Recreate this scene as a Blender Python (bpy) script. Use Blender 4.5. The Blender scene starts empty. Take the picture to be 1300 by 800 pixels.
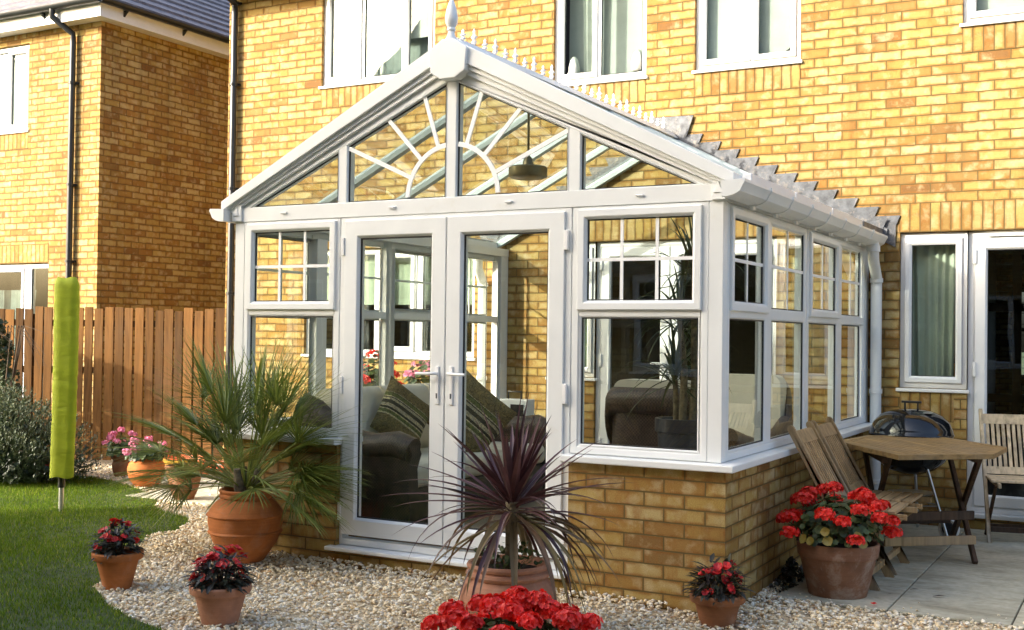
import bpy, bmesh, math, random
import numpy as np
from mathutils import Vector, Matrix
R=math.radians
random.seed(7); rng=np.random.default_rng(11)
scn=bpy.context.scene
COL=scn.collection
D=3.606            # depth of the house wall behind the conservatory front

# ------------------------------------------------------------------ materials
def newmat(name):
    m=bpy.data.materials.new(name); m.use_nodes=True
    nt=m.node_tree; nt.nodes.clear()
    return m,nt
def N(nt,t,**kw):
    n=nt.nodes.new(t)
    for k,v in kw.items():
        if k.startswith('_'): setattr(n,k[1:],v)
        else:
            n.inputs[k.replace('__',' ')].default_value=v
    return n
def link(nt,a,ao,b,bi): nt.links.new(a.outputs[ao],b.inputs[bi])
def ramp(nt,stops,interp='LINEAR'):
    n=nt.nodes.new('ShaderNodeValToRGB'); e=n.color_ramp.elements
    n.color_ramp.interpolation=interp
    while len(e)<len(stops): e.new(0.5)
    for i,(p,c) in enumerate(stops):
        e[i].position=p; e[i].color=(*c,1) if len(c)==3 else c
    return n
def mixc(nt,fac,a,b,blend='MIX'):
    n=nt.nodes.new('ShaderNodeMix'); n.data_type='RGBA'; n.blend_type=blend
    for idx,v in ((0,fac),(6,a),(7,b)):
        if isinstance(v,tuple) and len(v)==2 and hasattr(v[0],'outputs'): nt.links.new(v[0].outputs[v[1]],n.inputs[idx])
        elif isinstance(v,(int,float)): n.inputs[idx].default_value=v
        else: n.inputs[idx].default_value=(*v,1)
    return n   # output index 2
def simple(name,base,rough=.5,metal=0.,var=.12,scale=6.,bump=0.,bscale=40.,spec=.5,island=0.,sheen=0.,coords='Object',stretch=(1,1,1),dirt=None):
    m,nt=newmat(name)
    out=N(nt,'ShaderNodeOutputMaterial'); p=N(nt,'ShaderNodeBsdfPrincipled')
    p.inputs['Roughness'].default_value=rough; p.inputs['Metallic'].default_value=metal
    p.inputs['Specular IOR Level'].default_value=spec
    tc=N(nt,'ShaderNodeTexCoord'); mp=N(nt,'ShaderNodeMapping'); mp.inputs['Scale'].default_value=stretch
    link(nt,tc,coords,mp,'Vector')
    nz=N(nt,'ShaderNodeTexNoise',Scale=scale,Detail=5.,Roughness=.6); link(nt,mp,'Vector',nz,'Vector')
    lo=tuple(max(0,c*(1-var*1.6)) for c in base); hi=tuple(min(1,c*(1+var*1.3)) for c in base)
    rp=ramp(nt,[(.3,lo),(.7,hi)]); link(nt,nz,'Fac',rp,'Fac')
    col=(rp,0)
    if island>0:
        g=N(nt,'ShaderNodeNewGeometry')
        r2=ramp(nt,[(0,(1-island,)*3),(1,(1+island,)*3)]); link(nt,g,'Random Per Island',r2,'Fac')
        mx=mixc(nt,1.,col,(r2,0),'MULTIPLY'); col=(mx,2)
    if dirt:
        nz3=N(nt,'ShaderNodeTexNoise',Scale=dirt[1],Detail=7.,Roughness=.7); link(nt,mp,'Vector',nz3,'Vector')
        r3=ramp(nt,[(dirt[2],(0,0,0)),(dirt[2]+.18,(1,1,1))]); link(nt,nz3,'Fac',r3,'Fac')
        mx=mixc(nt,(r3,0),col,dirt[0]); col=(mx,2)
    nt.links.new(col[0].outputs[col[1]],p.inputs['Base Color'])
    if bump>0:
        n2=N(nt,'ShaderNodeTexNoise',Scale=bscale,Detail=4.); link(nt,mp,'Vector',n2,'Vector')
        b=N(nt,'ShaderNodeBump',Strength=min(1,bump),Distance=.01); link(nt,n2,'Fac',b,'Height'); link(nt,b,'Normal',p,'Normal')
    link(nt,p,0,out,0)
    return m
def leafmat(name,cols,rough=.45,trans=.25,tipcol=None):
    m,nt=newmat(name)
    out=N(nt,'ShaderNodeOutputMaterial'); p=N(nt,'ShaderNodeBsdfPrincipled',Roughness=rough)
    g=N(nt,'ShaderNodeNewGeometry')
    k=len(cols); rp=ramp(nt,[(i/(k-1),c) for i,c in enumerate(cols)]); link(nt,g,'Random Per Island',rp,'Fac')
    tc=N(nt,'ShaderNodeTexCoord'); nz=N(nt,'ShaderNodeTexNoise',Scale=9.,Detail=3.); link(nt,tc,'Object',nz,'Vector')
    r2=ramp(nt,[(.3,(.7,.7,.7)),(.7,(1.25,1.25,1.25))]); link(nt,nz,'Fac',r2,'Fac')
    mx=mixc(nt,1.,(rp,0),(r2,0),'MULTIPLY')
    link(nt,mx,2,p,'Base Color')
    t=N(nt,'ShaderNodeBsdfTranslucent'); link(nt,mx,2,t,'Color')
    ms=N(nt,'ShaderNodeMixShader'); ms.inputs[0].default_value=trans
    link(nt,p,0,ms,1); link(nt,t,0,ms,2); link(nt,ms,0,out,0)
    return m
def brickmat(name,soldier=False,tone=1.0,dark=.0):
    m,nt=newmat(name)
    out=N(nt,'ShaderNodeOutputMaterial'); p=N(nt,'ShaderNodeBsdfPrincipled',Roughness=.85)
    p.inputs['Specular IOR Level'].default_value=.25
    tc=N(nt,'ShaderNodeTexCoord')
    # tiny wobble so that the courses are not ruler straight
    wn=N(nt,'ShaderNodeTexNoise',Scale=4.,Detail=2.); link(nt,tc,'UV',wn,'Vector')
    ws=N(nt,'ShaderNodeVectorMath',_operation='MULTIPLY_ADD'); link(nt,wn,'Color',ws,0)
    ws.inputs[1].default_value=(.006,.006,0); link(nt,tc,'UV',ws,2)
    off=N(nt,'ShaderNodeVectorMath',_operation='ADD'); link(nt,ws,0,off,0); off.inputs[1].default_value=(-.003,-.003,0)
    b=N(nt,'ShaderNodeTexBrick',Scale=1.); b.offset=0. if soldier else .5; b.offset_frequency=2
    b.inputs['Color1'].default_value=(0,0,0,1); b.inputs['Color2'].default_value=(1,1,1,1); b.inputs['Mortar'].default_value=(.5,.5,.5,1)
    b.inputs['Mortar Size'].default_value=.0045; b.inputs['Mortar Smooth'].default_value=.25
    b.inputs['Brick Width'].default_value=.225; b.inputs['Row Height'].default_value=.075
    link(nt,off,0,b,'Vector')
    # second brick lookup gives an independent random value per brick
    sep=N(nt,'ShaderNodeSeparateColor'); link(nt,b,'Color',sep,0)
    rnd=N(nt,'ShaderNodeTexWhiteNoise',_noise_dimensions='1D'); 
    mul=N(nt,'ShaderNodeMath',_operation='MULTIPLY'); link(nt,sep,0,mul,0); mul.inputs[1].default_value=913.7
    link(nt,mul,0,rnd,'W')
    cr=ramp(nt,[(0,(.42,.305,.100)),(.2,(.385,.255,.068)),(.4,(.48,.365,.155)),(.58,(.36,.220,.056)),(.76,(.29,.155,.042)),(.86,(.42,.29,.088)),(1,(.19,.095,.030))])
    link(nt,sep,0,cr,'Fac')
    # blotches inside each brick
    mp=N(nt,'ShaderNodeMapping'); mp.inputs['Scale'].default_value=(1,.35,1); link(nt,tc,'UV',mp,'Vector')
    bl=N(nt,'ShaderNodeTexNoise',_noise_dimensions='4D',Scale=15.,Detail=4.,Roughness=.6); link(nt,mp,'Vector',bl,'Vector'); link(nt,mul,0,bl,'W')
    br=ramp(nt,[(.5,(0,0,0)),(.70,(1,1,1))]); link(nt,bl,'Fac',br,'Fac')
    sc=N(nt,'ShaderNodeMath',_operation='MULTIPLY'); link(nt,br,0,sc,0); 
    rr=ramp(nt,[(0,(.15,)*3),(1,(1.,)*3)]); link(nt,rnd,0,rr,'Fac'); link(nt,rr,0,sc,1)
    c1=mixc(nt,(sc,0),(cr,0),(.29,.125,.026))
    pl=N(nt,'ShaderNodeTexNoise',_noise_dimensions='4D',Scale=9.,Detail=4.,Roughness=.6); link(nt,tc,'UV',pl,'Vector'); link(nt,mul,0,pl,'W')
    pr=ramp(nt,[(.50,(0,0,0)),(.72,(.75,.75,.75))]); link(nt,pl,'Fac',pr,'Fac')
    c2=mixc(nt,(pr,0),(c1,2),(.56,.46,.26))
    # burnt arrises: a second, wider joint mask broken up by noise
    b2=N(nt,'ShaderNodeTexBrick',Scale=1.); b2.offset=b.offset; b2.offset_frequency=2
    b2.inputs['Mortar Size'].default_value=.026; b2.inputs['Mortar Smooth'].default_value=1.; b2.inputs['Brick Width'].default_value=.225; b2.inputs['Row Height'].default_value=.075
    link(nt,off,0,b2,'Vector')
    en=N(nt,'ShaderNodeTexNoise',_noise_dimensions='4D',Scale=11.,Detail=3.); link(nt,tc,'UV',en,'Vector'); link(nt,mul,0,en,'W')
    er=ramp(nt,[(.36,(0,0,0)),(.56,(1.,1.,1.))]); link(nt,en,'Fac',er,'Fac')
    em=N(nt,'ShaderNodeMath',_operation='MULTIPLY'); link(nt,b2,'Fac',em,0); link(nt,er,0,em,1)
    c2=mixc(nt,(em,0),(c2,2),(.25,.105,.02))
    fn=N(nt,'ShaderNodeTexNoise',Scale=180.,Detail=3.); link(nt,tc,'UV',fn,'Vector')
    fr=ramp(nt,[(.3,(.82,.82,.82)),(.7,(1.14,1.14,1.14))]); link(nt,fn,'Fac',fr,'Fac')
    c3=mixc(nt,1.,(c2,2),(fr,0),'MULTIPLY')
    ln=N(nt,'ShaderNodeTexNoise',Scale=.7,Detail=3.); link(nt,tc,'UV',ln,'Vector')
    lr=ramp(nt,[(.3,(.86*tone,)*3),(.7,(1.08*tone,)*3)]); link(nt,ln,'Fac',lr,'Fac')
    c4=mixc(nt,1.,(c3,2),(lr,0),'MULTIPLY')
    smp=N(nt,'ShaderNodeMapping'); smp.inputs['Scale'].default_value=(2.6,.22,1); link(nt,tc,'UV',smp,'Vector')
    sn=N(nt,'ShaderNodeTexNoise',Scale=1.6,Detail=6.,Roughness=.65); link(nt,smp,'Vector',sn,'Vector')
    sr=ramp(nt,[(.34,(.80,.80,.80)),(.5,(1.,1.,1.)),(.7,(1.04,1.04,1.03))]); link(nt,sn,'Fac',sr,'Fac')
    c4=mixc(nt,1.,(c4,2),(sr,0),'MULTIPLY')
    mo=mixc(nt,(b,'Fac'),(c4,2),(.125*tone,.088*tone,.03*tone))
    link(nt,mo,2,p,'Base Color')
    inv=N(nt,'ShaderNodeMath',_operation='SUBTRACT'); inv.inputs[0].default_value=1; link(nt,b,'Fac',inv,1)
    ad=N(nt,'ShaderNodeMath',_operation='MULTIPLY_ADD'); link(nt,fn,'Fac',ad,0); ad.inputs[1].default_value=.35; link(nt,inv,0,ad,2)
    bp=N(nt,'ShaderNodeBump',Strength=.8,Distance=.006); link(nt,ad,0,bp,'Height'); link(nt,bp,'Normal',p,'Normal')
    link(nt,p,0,out,0)
    return m
def glassmat(name,tint=(.86,.9,.87),f0=.09,fmax=.9,wav=.0):
    m,nt=newmat(name)
    out=N(nt,'ShaderNodeOutputMaterial')
    g=N(nt,'ShaderNodeNewGeometry'); d=N(nt,'ShaderNodeVectorMath',_operation='DOT_PRODUCT')
    link(nt,g,'Incoming',d,0); link(nt,g,'Normal',d,1)
    a=N(nt,'ShaderNodeMath',_operation='ABSOLUTE'); link(nt,d,'Value',a,0)
    s=N(nt,'ShaderNodeMath',_operation='SUBTRACT'); s.inputs[0].default_value=1.; link(nt,a,0,s,1)
    pw=N(nt,'ShaderNodeMath',_operation='POWER'); link(nt,s,0,pw,0); pw.inputs[1].default_value=4.2
    ma=N(nt,'ShaderNodeMath',_operation='MULTIPLY_ADD'); link(nt,pw,0,ma,0); ma.inputs[1].default_value=fmax; ma.inputs[2].default_value=f0
    t=N(nt,'ShaderNodeBsdfTransparent'); t.inputs[0].default_value=(*tint,1)
    gl=N(nt,'ShaderNodeBsdfGlossy'); gl.inputs['Roughness'].default_value=.0; gl.inputs['Color'].default_value=(.95,.98,.96,1)
    if wav>0:
        tc=N(nt,'ShaderNodeTexCoord'); nz=N(nt,'ShaderNodeTexNoise',Scale=2.2,Detail=1.); link(nt,tc,'Object',nz,'Vector')
        b=N(nt,'ShaderNodeBump',Strength=wav,Distance=.02); link(nt,nz,'Fac',b,'Height'); link(nt,b,'Normal',gl,'Normal')
    ms=N(nt,'ShaderNodeMixShader'); link(nt,ma,0,ms,0); link(nt,t,0,ms,1); link(nt,gl,0,ms,2); link(nt,ms,0,out,0)
    return m
def terracotta(name,base,weather=.4,line=.0):
    m,nt=newmat(name)
    out=N(nt,'ShaderNodeOutputMaterial'); p=N(nt,'ShaderNodeBsdfPrincipled',Roughness=.8)
    p.inputs['Specular IOR Level'].default_value=.3
    tc=N(nt,'ShaderNodeTexCoord')
    nz=N(nt,'ShaderNodeTexNoise',Scale=7.,Detail=6.,Roughness=.65); link(nt,tc,'Object',nz,'Vector')
    rp=ramp(nt,[(.3,tuple(c*.72 for c in base)),(.55,base),(.75,tuple(min(1,c*1.25) for c in base))]); link(nt,nz,'Fac',rp,'Fac')
    n2=N(nt,'ShaderNodeTexNoise',Scale=4.5,Detail=8.,Roughness=.75,Distortion=.4); link(nt,tc,'Object',n2,'Vector')
    r2=ramp(nt,[(.5,(0,0,0)),(.68,(weather,)*3)]); link(nt,n2,'Fac',r2,'Fac')
    mx=mixc(nt,(r2,0),(rp,0),(.50,.40,.33))
    mp=N(nt,'ShaderNodeMapping'); mp.inputs['Scale'].default_value=(.4,.4,60); link(nt,tc,'Object',mp,'Vector')
    n3=N(nt,'ShaderNodeTexNoise',Scale=2.,Detail=3.); link(nt,mp,'Vector',n3,'Vector')
    r3=ramp(nt,[(.35,(.93,.93,.93)),(.65,(1.05,1.05,1.05))]); link(nt,n3,'Fac',r3,'Fac')
    m2=mixc(nt,1.,(mx,2),(r3,0),'MULTIPLY')
    link(nt,m2,2,p,'Base Color')
    b=N(nt,'ShaderNodeBump',Strength=.15,Distance=.002); link(nt,n3,'Fac',b,'Height'); link(nt,b,'Normal',p,'Normal')
    link(nt,p,0,out,0); return m
def woodmat(name,base,axis=2,rough=.6,gray=.3,bumps=.3,island=.18):
    m,nt=newmat(name)
    out=N(nt,'ShaderNodeOutputMaterial'); p=N(nt,'ShaderNodeBsdfPrincipled',Roughness=rough); p.inputs['Specular IOR Level'].default_value=.2
    tc=N(nt,'ShaderNodeTexCoord'); mp=N(nt,'ShaderNodeMapping')
    s=[16,16,16]; s[axis]=1.1; mp.inputs['Scale'].default_value=s; link(nt,tc,'Object',mp,'Vector')
    g=N(nt,'ShaderNodeNewGeometry')
    ad=N(nt,'ShaderNodeVectorMath',_operation='MULTIPLY_ADD'); 
    cmb=N(nt,'ShaderNodeCombineXYZ'); 
    for i in range(3): link(nt,g,'Random Per Island',cmb,i)
    link(nt,cmb,0,ad,0); ad.inputs[1].default_value=(37,51,23); link(nt,mp,'Vector',ad,2)
    nz=N(nt,'ShaderNodeTexNoise',Scale=1.6,Detail=6.,Roughness=.62,Distortion=.6); link(nt,ad,0,nz,'Vector')
    rp=ramp(nt,[(.28,tuple(c*.5 for c in base)),(.5,base),(.75,tuple(min(1,c*1.35) for c in base))]); link(nt,nz,'Fac',rp,'Fac')
    oi=N(nt,'ShaderNodeObjectInfo'); sm_=N(nt,'ShaderNodeMath',_operation='ADD'); link(nt,oi,'Random',sm_,0); link(nt,g,'Random Per Island',sm_,1)
    fr_=N(nt,'ShaderNodeMath',_operation='FRACT'); link(nt,sm_,0,fr_,0)
    for i in range(3): link(nt,fr_,0,cmb,i)
    ri=ramp(nt,[(0,(1-island,)*3),(1,(1+island,1+island*.93,1+island*.8))]); link(nt,fr_,0,ri,'Fac')
    mx=mixc(nt,1.,(rp,0),(ri,0),'MULTIPLY')
    n2=N(nt,'ShaderNodeTexNoise',Scale=3.,Detail=4.); link(nt,tc,'Object',n2,'Vector')
    r2=ramp(nt,[(.45,(0,0,0)),(.7,(gray,)*3)]); link(nt,n2,'Fac',r2,'Fac')
    l=sum(base)/3
    m2=mixc(nt,(r2,0),(mx,2),(l*1.05,l*1.0,l*.9))
    link(nt,m2,2,p,'Base Color')
    b=N(nt,'ShaderNodeBump',Strength=bumps,Distance=.003); link(nt,nz,'Fac',b,'Height'); link(nt,b,'Normal',p,'Normal')
    link(nt,p,0,out,0); return m

M={}
M['brick']=brickmat('yellow_brick'); M['soldier']=brickmat('soldier_brick',True,tone=.97)
M['brick_low']=M['brick']
M['upvc']=simple('white_upvc',(.785,.80,.78),.32,var=.03,scale=2.5,bump=.03,bscale=90,dirt=((.72,.71,.65),3.5,.60))
M['upvc_house']=simple('white_upvc_house',(.82,.82,.80),.35,var=.02)
M['gasket']=simple('black_gasket',(.015,.016,.017),.6)
M['glass']=glassmat('window_glass',(.84,.88,.85),.07,.95,.03)
M['glass_roof']=glassmat('roof_glass',(.66,.72,.71),.06,.8)
M['glass_house']=glassmat('house_glass',(.72,.78,.74),.045,.8,.05)
M['roofbar']=simple('roof_bar_alu',(.40,.46,.45),.4,var=.05)
M['bars']=simple('white_bars',(.88,.88,.86),.4,var=.02)
M['lead']=simple('lead_sheet',(.11,.115,.125),.5,metal=.3,var=.3,scale=14,bump=.3,bscale=25,dirt=((.26,.23,.20),16.,.52))
M['blackplastic']=simple('black_plastic',(.018,.02,.022),.35,var=.2)
M['fascia']=simple('white_fascia',(.80,.79,.76),.4,var=.03)
M['tile_roof']=simple('grey_roof_tile',(.15,.135,.145),.75,var=.25,scale=9,island=.12,bump=.2)
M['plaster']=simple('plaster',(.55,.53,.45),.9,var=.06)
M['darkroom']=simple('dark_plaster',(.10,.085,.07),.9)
M['blind']=simple('pale_blind',(.60,.63,.60),.8,var=.07,scale=3)
M['curtain']=simple('pale_green_curtain',(.52,.56,.46),.85,var=.1,scale=4)
M['net']=simple('net_curtain',(.55,.57,.54),.8,var=.07,scale=7)
M['voile']=simple('grey_voile',(.22,.26,.25),.85,var=.12,scale=9)
M['floor']=simple('beige_floor_tile',(.33,.25,.17),.45,var=.15,scale=3)
M['slab']=None
M['soil']=simple('potting_soil',(.035,.024,.016),.95,var=.4,scale=60,bump=.8,bscale=80)
M['terra']=terracotta('terracotta_orange',(.44,.15,.042),.20)
M['terra_pale']=terracotta('terracotta_weathered',(.27,.135,.08),.8)
M['terra_brown']=terracotta('terracotta_brown',(.30,.125,.055),.35)
M['terra_bright']=terracotta('terracotta_bright',(.50,.15,.035),.05)
M['terra_rose']=terracotta('terracotta_rose',(.44,.21,.125),.3)
M['glaze']=terracotta('glazed_brown_pot',(.24,.105,.045),.25)
M['teak']=woodmat('weathered_teak',(.40,.27,.135),2,.6,.35)
M['teak_x']=woodmat('weathered_teak_top',(.32,.205,.085),0,.55,.3)
M['teak_y']=woodmat('weathered_teak_seat',(.42,.285,.15),1,.6,.35)
M['teak_dark']=woodmat('dark_teak_frame',(.075,.045,.028),2,.55,.3)
M['teak_pale']=woodmat('pale_teak',(.52,.41,.26),2,.6,.35)
M['fence']=woodmat('fence_boards',(.165,.08,.025),2,.8,.12,.7,.45)
M['enamel']=simple('black_enamel',(.008,.009,.011),.08,var=.1)
M['steel']=simple('brushed_steel',(.55,.56,.57),.3,metal=.9,var=.1)
M['whitehub']=simple('white_wheel',(.65,.65,.62),.5)
M['green_cover']=None
M['wicker']=None
M['cream']=simple('cream_cushion',(.66,.62,.50),.9,var=.06,scale=5,bump=.2,bscale=120)
M['brass']=simple('antique_brass',(.16,.13,.07),.35,metal=.7,var=.3)
M['palm']=leafmat('palm_leaf',[(.085,.125,.018),(.15,.20,.03),(.26,.29,.06),(.12,.16,.026)],.4,.25)
M['palmstem']=simple('palm_stem',(.14,.11,.06),.8,var=.4,scale=30,bump=.6,bscale=60)
M['cordy']=leafmat('cordyline_leaf',[(.045,.016,.018),(.085,.03,.032),(.13,.06,.055),(.055,.022,.028)],.32,.12)
M['cordy_old']=leafmat('cordyline_old_leaf',[(.16,.11,.04),(.22,.17,.05),(.12,.07,.04),(.19,.11,.06)],.45,.15)
M['leaf']=leafmat('geranium_leaf',[(.035,.06,.018),(.06,.10,.03),(.10,.14,.04),(.05,.085,.025)],.5,.2)
M['leaf_yellow']=leafmat('yellowed_leaf',[(.45,.34,.05),(.35,.28,.06)],.5,.2)
M['leaf_dark']=leafmat('dark_impatiens_leaf',[(.018,.026,.016),(.035,.045,.026),(.05,.035,.028),(.022,.03,.02)],.4,.12)
M['leaf_dracaena']=leafmat('dracaena_leaf',[(.03,.05,.018),(.06,.08,.028),(.09,.11,.045)],.4,.2)
M['red']=leafmat('red_petal',[(.86,.022,.012),(.92,.045,.025),(.72,.012,.010),(.95,.09,.05)],.5,.25)
M['darkred']=leafmat('crimson_petal',[(.50,.008,.012),(.62,.012,.015),(.70,.03,.02),(.34,.008,.012)],.5,.2)
M['pink']=leafmat('pink_petal',[(.78,.20,.36),(.85,.34,.48),(.70,.12,.28),(.88,.48,.58)],.5,.25)
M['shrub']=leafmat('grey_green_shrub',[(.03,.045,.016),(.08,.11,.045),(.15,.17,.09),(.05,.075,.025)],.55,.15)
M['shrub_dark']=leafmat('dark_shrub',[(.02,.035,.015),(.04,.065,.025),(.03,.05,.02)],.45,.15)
M['twig']=simple('brown_twig',(.08,.055,.035),.9,var=.3)
M['hose']=simple('orange_hose',(.62,.13,.03),.45,var=.2)
M['hose2']=simple('yellow_hose_reel',(.62,.36,.04),.5,var=.2)
M['alu']=simple('aluminium_pole',(.62,.63,.62),.35,metal=.8,var=.08)
M['rope']=simple('grey_box',(.55,.56,.52),.6)
M['navy']=simple('dark_panel',(.02,.02,.024),.4)
M['woodpanel']=simple('dark_door_wood',(.05,.025,.015),.5)
M['yellowcloth']=simple('orange_cloth',(.55,.25,.04),.8)

def make_slab():
    m,nt=newmat('paving_slab')
    out=N(nt,'ShaderNodeOutputMaterial'); p=N(nt,'ShaderNodeBsdfPrincipled',Roughness=.85)
    tc=N(nt,'ShaderNodeTexCoord'); g=N(nt,'ShaderNodeNewGeometry')
    mp=N(nt,'ShaderNodeMapping'); mp.inputs['Scale'].default_value=(1,2.2,1); link(nt,tc,'Object',mp,'Vector')
    nz=N(nt,'ShaderNodeTexNoise',Scale=2.2,Detail=8.,Roughness=.68,Distortion=.5); link(nt,mp,'Vector',nz,'Vector')
    rp=ramp(nt,[(.28,(.25,.23,.155)),(.5,(.45,.43,.32)),(.72,(.56,.54,.42))]); link(nt,nz,'Fac',rp,'Fac')
    ri=ramp(nt,[(0,(.88,.88,.88)),(1,(1.08,1.07,1.05))]); link(nt,g,'Random Per Island',ri,'Fac')
    mx=mixc(nt,1.,(rp,0),(ri,0),'MULTIPLY')
    n2=N(nt,'ShaderNodeTexNoise',Scale=28.,Detail=5.); link(nt,tc,'Object',n2,'Vector')
    r2=ramp(nt,[(.3,(.85,.85,.85)),(.7,(1.1,1.1,1.1))]); link(nt,n2,'Fac',r2,'Fac')
    m2=mixc(nt,1.,(mx,2),(r2,0),'MULTIPLY'); link(nt,m2,2,p,'Base Color')
    b=N(nt,'ShaderNodeBump',Strength=.35,Distance=.006); link(nt,n2,'Fac',b,'Height'); link(nt,b,'Normal',p,'Normal')
    link(nt,p,0,out,0); return m
M['slab']=make_slab()
def make_cover():
    m,nt=newmat('lime_fabric')
    out=N(nt,'ShaderNodeOutputMaterial'); p=N(nt,'ShaderNodeBsdfPrincipled',Roughness=.7)
    tc=N(nt,'ShaderNodeTexCoord'); mp=N(nt,'ShaderNodeMapping'); mp.inputs['Scale'].default_value=(1,1,3.2); link(nt,tc,'Object',mp,'Vector')
    nz=N(nt,'ShaderNodeTexNoise',Scale=5.,Detail=3.,Distortion=.8); link(nt,mp,'Vector',nz,'Vector')
    rp=ramp(nt,[(.3,(.33,.39,.014)),(.7,(.42,.49,.022))]); link(nt,nz,'Fac',rp,'Fac'); link(nt,rp,0,p,'Base Color')
    b=N(nt,'ShaderNodeBump',Strength=.6,Distance=.012); link(nt,nz,'Fac',b,'Height'); link(nt,b,'Normal',p,'Normal')
    t=N(nt,'ShaderNodeBsdfTranslucent'); link(nt,rp,0,t,'Color'); ms=N(nt,'ShaderNodeMixShader'); ms.inputs[0].default_value=.32
    link(nt,p,0,ms,1); link(nt,t,0,ms,2); link(nt,ms,0,out,0); return m
M['green_cover']=make_cover()
def make_wicker():
    m,nt=newmat('brown_wicker')
    out=N(nt,'ShaderNodeOutputMaterial'); p=N(nt,'ShaderNodeBsdfPrincipled',Roughness=.5)
    tc=N(nt,'ShaderNodeTexCoord')
    ck=N(nt,'ShaderNodeTexChecker',Scale=95.); link(nt,tc,'Object',ck,'Vector')
    ck.inputs[1].default_value=(.085,.055,.040,1); ck.inputs[2].default_value=(.035,.024,.018,1)
    nz=N(nt,'ShaderNodeTexNoise',Scale=14.,Detail=3.); link(nt,tc,'Object',nz,'Vector')
    r=ramp(nt,[(.3,(.6,.6,.6)),(.7,(1.4,1.4,1.4))]); link(nt,nz,'Fac',r,'Fac')
    mx=mixc(nt,1.,(ck,0),(r,0),'MULTIPLY'); link(nt,mx,2,p,'Base Color')
    b=N(nt,'ShaderNodeBump',Strength=.8,Distance=.01); link(nt,ck,'Fac',b,'Height'); link(nt,b,'Normal',p,'Normal')
    link(nt,p,0,out,0); return m
M['wicker']=make_wicker()
def make_pattern():
    m,nt=newmat('tapestry_cushion')
    out=N(nt,'ShaderNodeOutputMaterial'); p=N(nt,'ShaderNodeBsdfPrincipled',Roughness=.9)
    tc=N(nt,'ShaderNodeTexCoord'); sx=N(nt,'ShaderNodeSeparateXYZ'); link(nt,tc,'UV',sx,0)
    st=ramp(nt,[(0,(.17,.135,.06)),(.29,(.17,.135,.06)),(.30,(.48,.43,.27)),(.325,(.10,.12,.04)),(.37,(.13,.15,.05)),(.385,(.50,.45,.30)),(.40,(.03,.03,.02)),(.44,(.42,.38,.26)),(.50,(.04,.04,.03)),(.56,(.42,.38,.26)),(.60,(.03,.03,.02)),(.615,(.50,.45,.30)),(.63,(.13,.15,.05)),(.68,(.10,.12,.04)),(.70,(.48,.43,.27)),(.71,(.17,.135,.06)),(1,(.17,.135,.06))],'CONSTANT')
    link(nt,sx,'Y',st,'Fac')
    vo=N(nt,'ShaderNodeTexNoise',Scale=13.,Detail=2.,Distortion=2.5); link(nt,tc,'UV',vo,'Vector')
    vr=ramp(nt,[(.44,(1,1,1)),(.48,(.25,.22,.2)),(.53,(.45,.4,.3)),(.58,(1.5,1.4,1.1))]); link(nt,vo,'Fac',vr,'Fac')
    mx=mixc(nt,.8,(st,0),(vr,0),'MULTIPLY'); link(nt,mx,2,p,'Base Color'); link(nt,p,0,out,0); return m
M['pattern']=make_pattern()
def make_pebble():
    m,nt=newmat('river_pebbles')
    out=N(nt,'ShaderNodeOutputMaterial'); p=N(nt,'ShaderNodeBsdfPrincipled',Roughness=.6)
    g=N(nt,'ShaderNodeNewGeometry')
    rp=ramp(nt,[(0,(.72,.60,.40)),(.14,(.82,.73,.54)),(.3,(.72,.56,.33)),(.40,(.86,.81,.68)),(.55,(.74,.60,.38)),(.66,(.56,.50,.41)),(.72,(.86,.77,.56)),(.84,(.52,.34,.17)),(.90,(.80,.73,.60)),(.97,(.30,.24,.18))],'CONSTANT')
    link(nt,g,'Random Per Island',rp,'Fac')
    tc=N(nt,'ShaderNodeTexCoord'); nz=N(nt,'ShaderNodeTexNoise',Scale=55.,Detail=3.); link(nt,tc,'Object',nz,'Vector')
    r=ramp(nt,[(.3,(.78,.76,.72)),(.7,(1.15,1.15,1.15))]); link(nt,nz,'Fac',r,'Fac')
    mx=mixc(nt,1.,(rp,0),(r,0),'MULTIPLY'); link(nt,mx,2,p,'Base Color'); link(nt,p,0,out,0); return m
M['pebble']=make_pebble()
M['gravelbase']=simple('gravel_bed_sand',(.52,.42,.27),.95,var=.3,scale=40,bump=1,bscale=60)
M['grassbase']=simple('lawn_soil',(.04,.06,.012),.95,var=.3,scale=9,bump=.5,bscale=60)
def make_grass():
    m,nt=newmat('grass_blades')
    out=N(nt,'ShaderNodeOutputMaterial'); p=N(nt,'ShaderNodeBsdfPrincipled',Roughness=.6); p.inputs['Specular IOR Level'].default_value=.15
    g=N(nt,'ShaderNodeNewGeometry')
    rp=ramp(nt,[(0,(.055,.105,.006)),(.35,(.095,.17,.009)),(.7,(.14,.23,.014)),(.93,(.21,.27,.03)),(1,(.36,.32,.10))]); link(nt,g,'Random Per Island',rp,'Fac')
    tc=N(nt,'ShaderNodeTexCoord'); nz=N(nt,'ShaderNodeTexNoise',Scale=1.6,Detail=5.,Roughness=.65); link(nt,tc,'Object',nz,'Vector')
    r=ramp(nt,[(.35,(.70,.74,.65)),(.55,(1,1,1)),(.72,(1.35,1.22,1.0))]); link(nt,nz,'Fac',r,'Fac')
    mx=mixc(nt,1.,(rp,0),(r,0),'MULTIPLY'); link(nt,mx,2,p,'Base Color')
    t=N(nt,'ShaderNodeBsdfTranslucent'); link(nt,mx,2,t,'Color'); ms=N(nt,'ShaderNodeMixShader'); ms.inputs[0].default_value=.5
    link(nt,p,0,ms,1); link(nt,t,0,ms,2); link(nt,ms,0,out,0); return m
M['grass']=make_grass()

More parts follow.
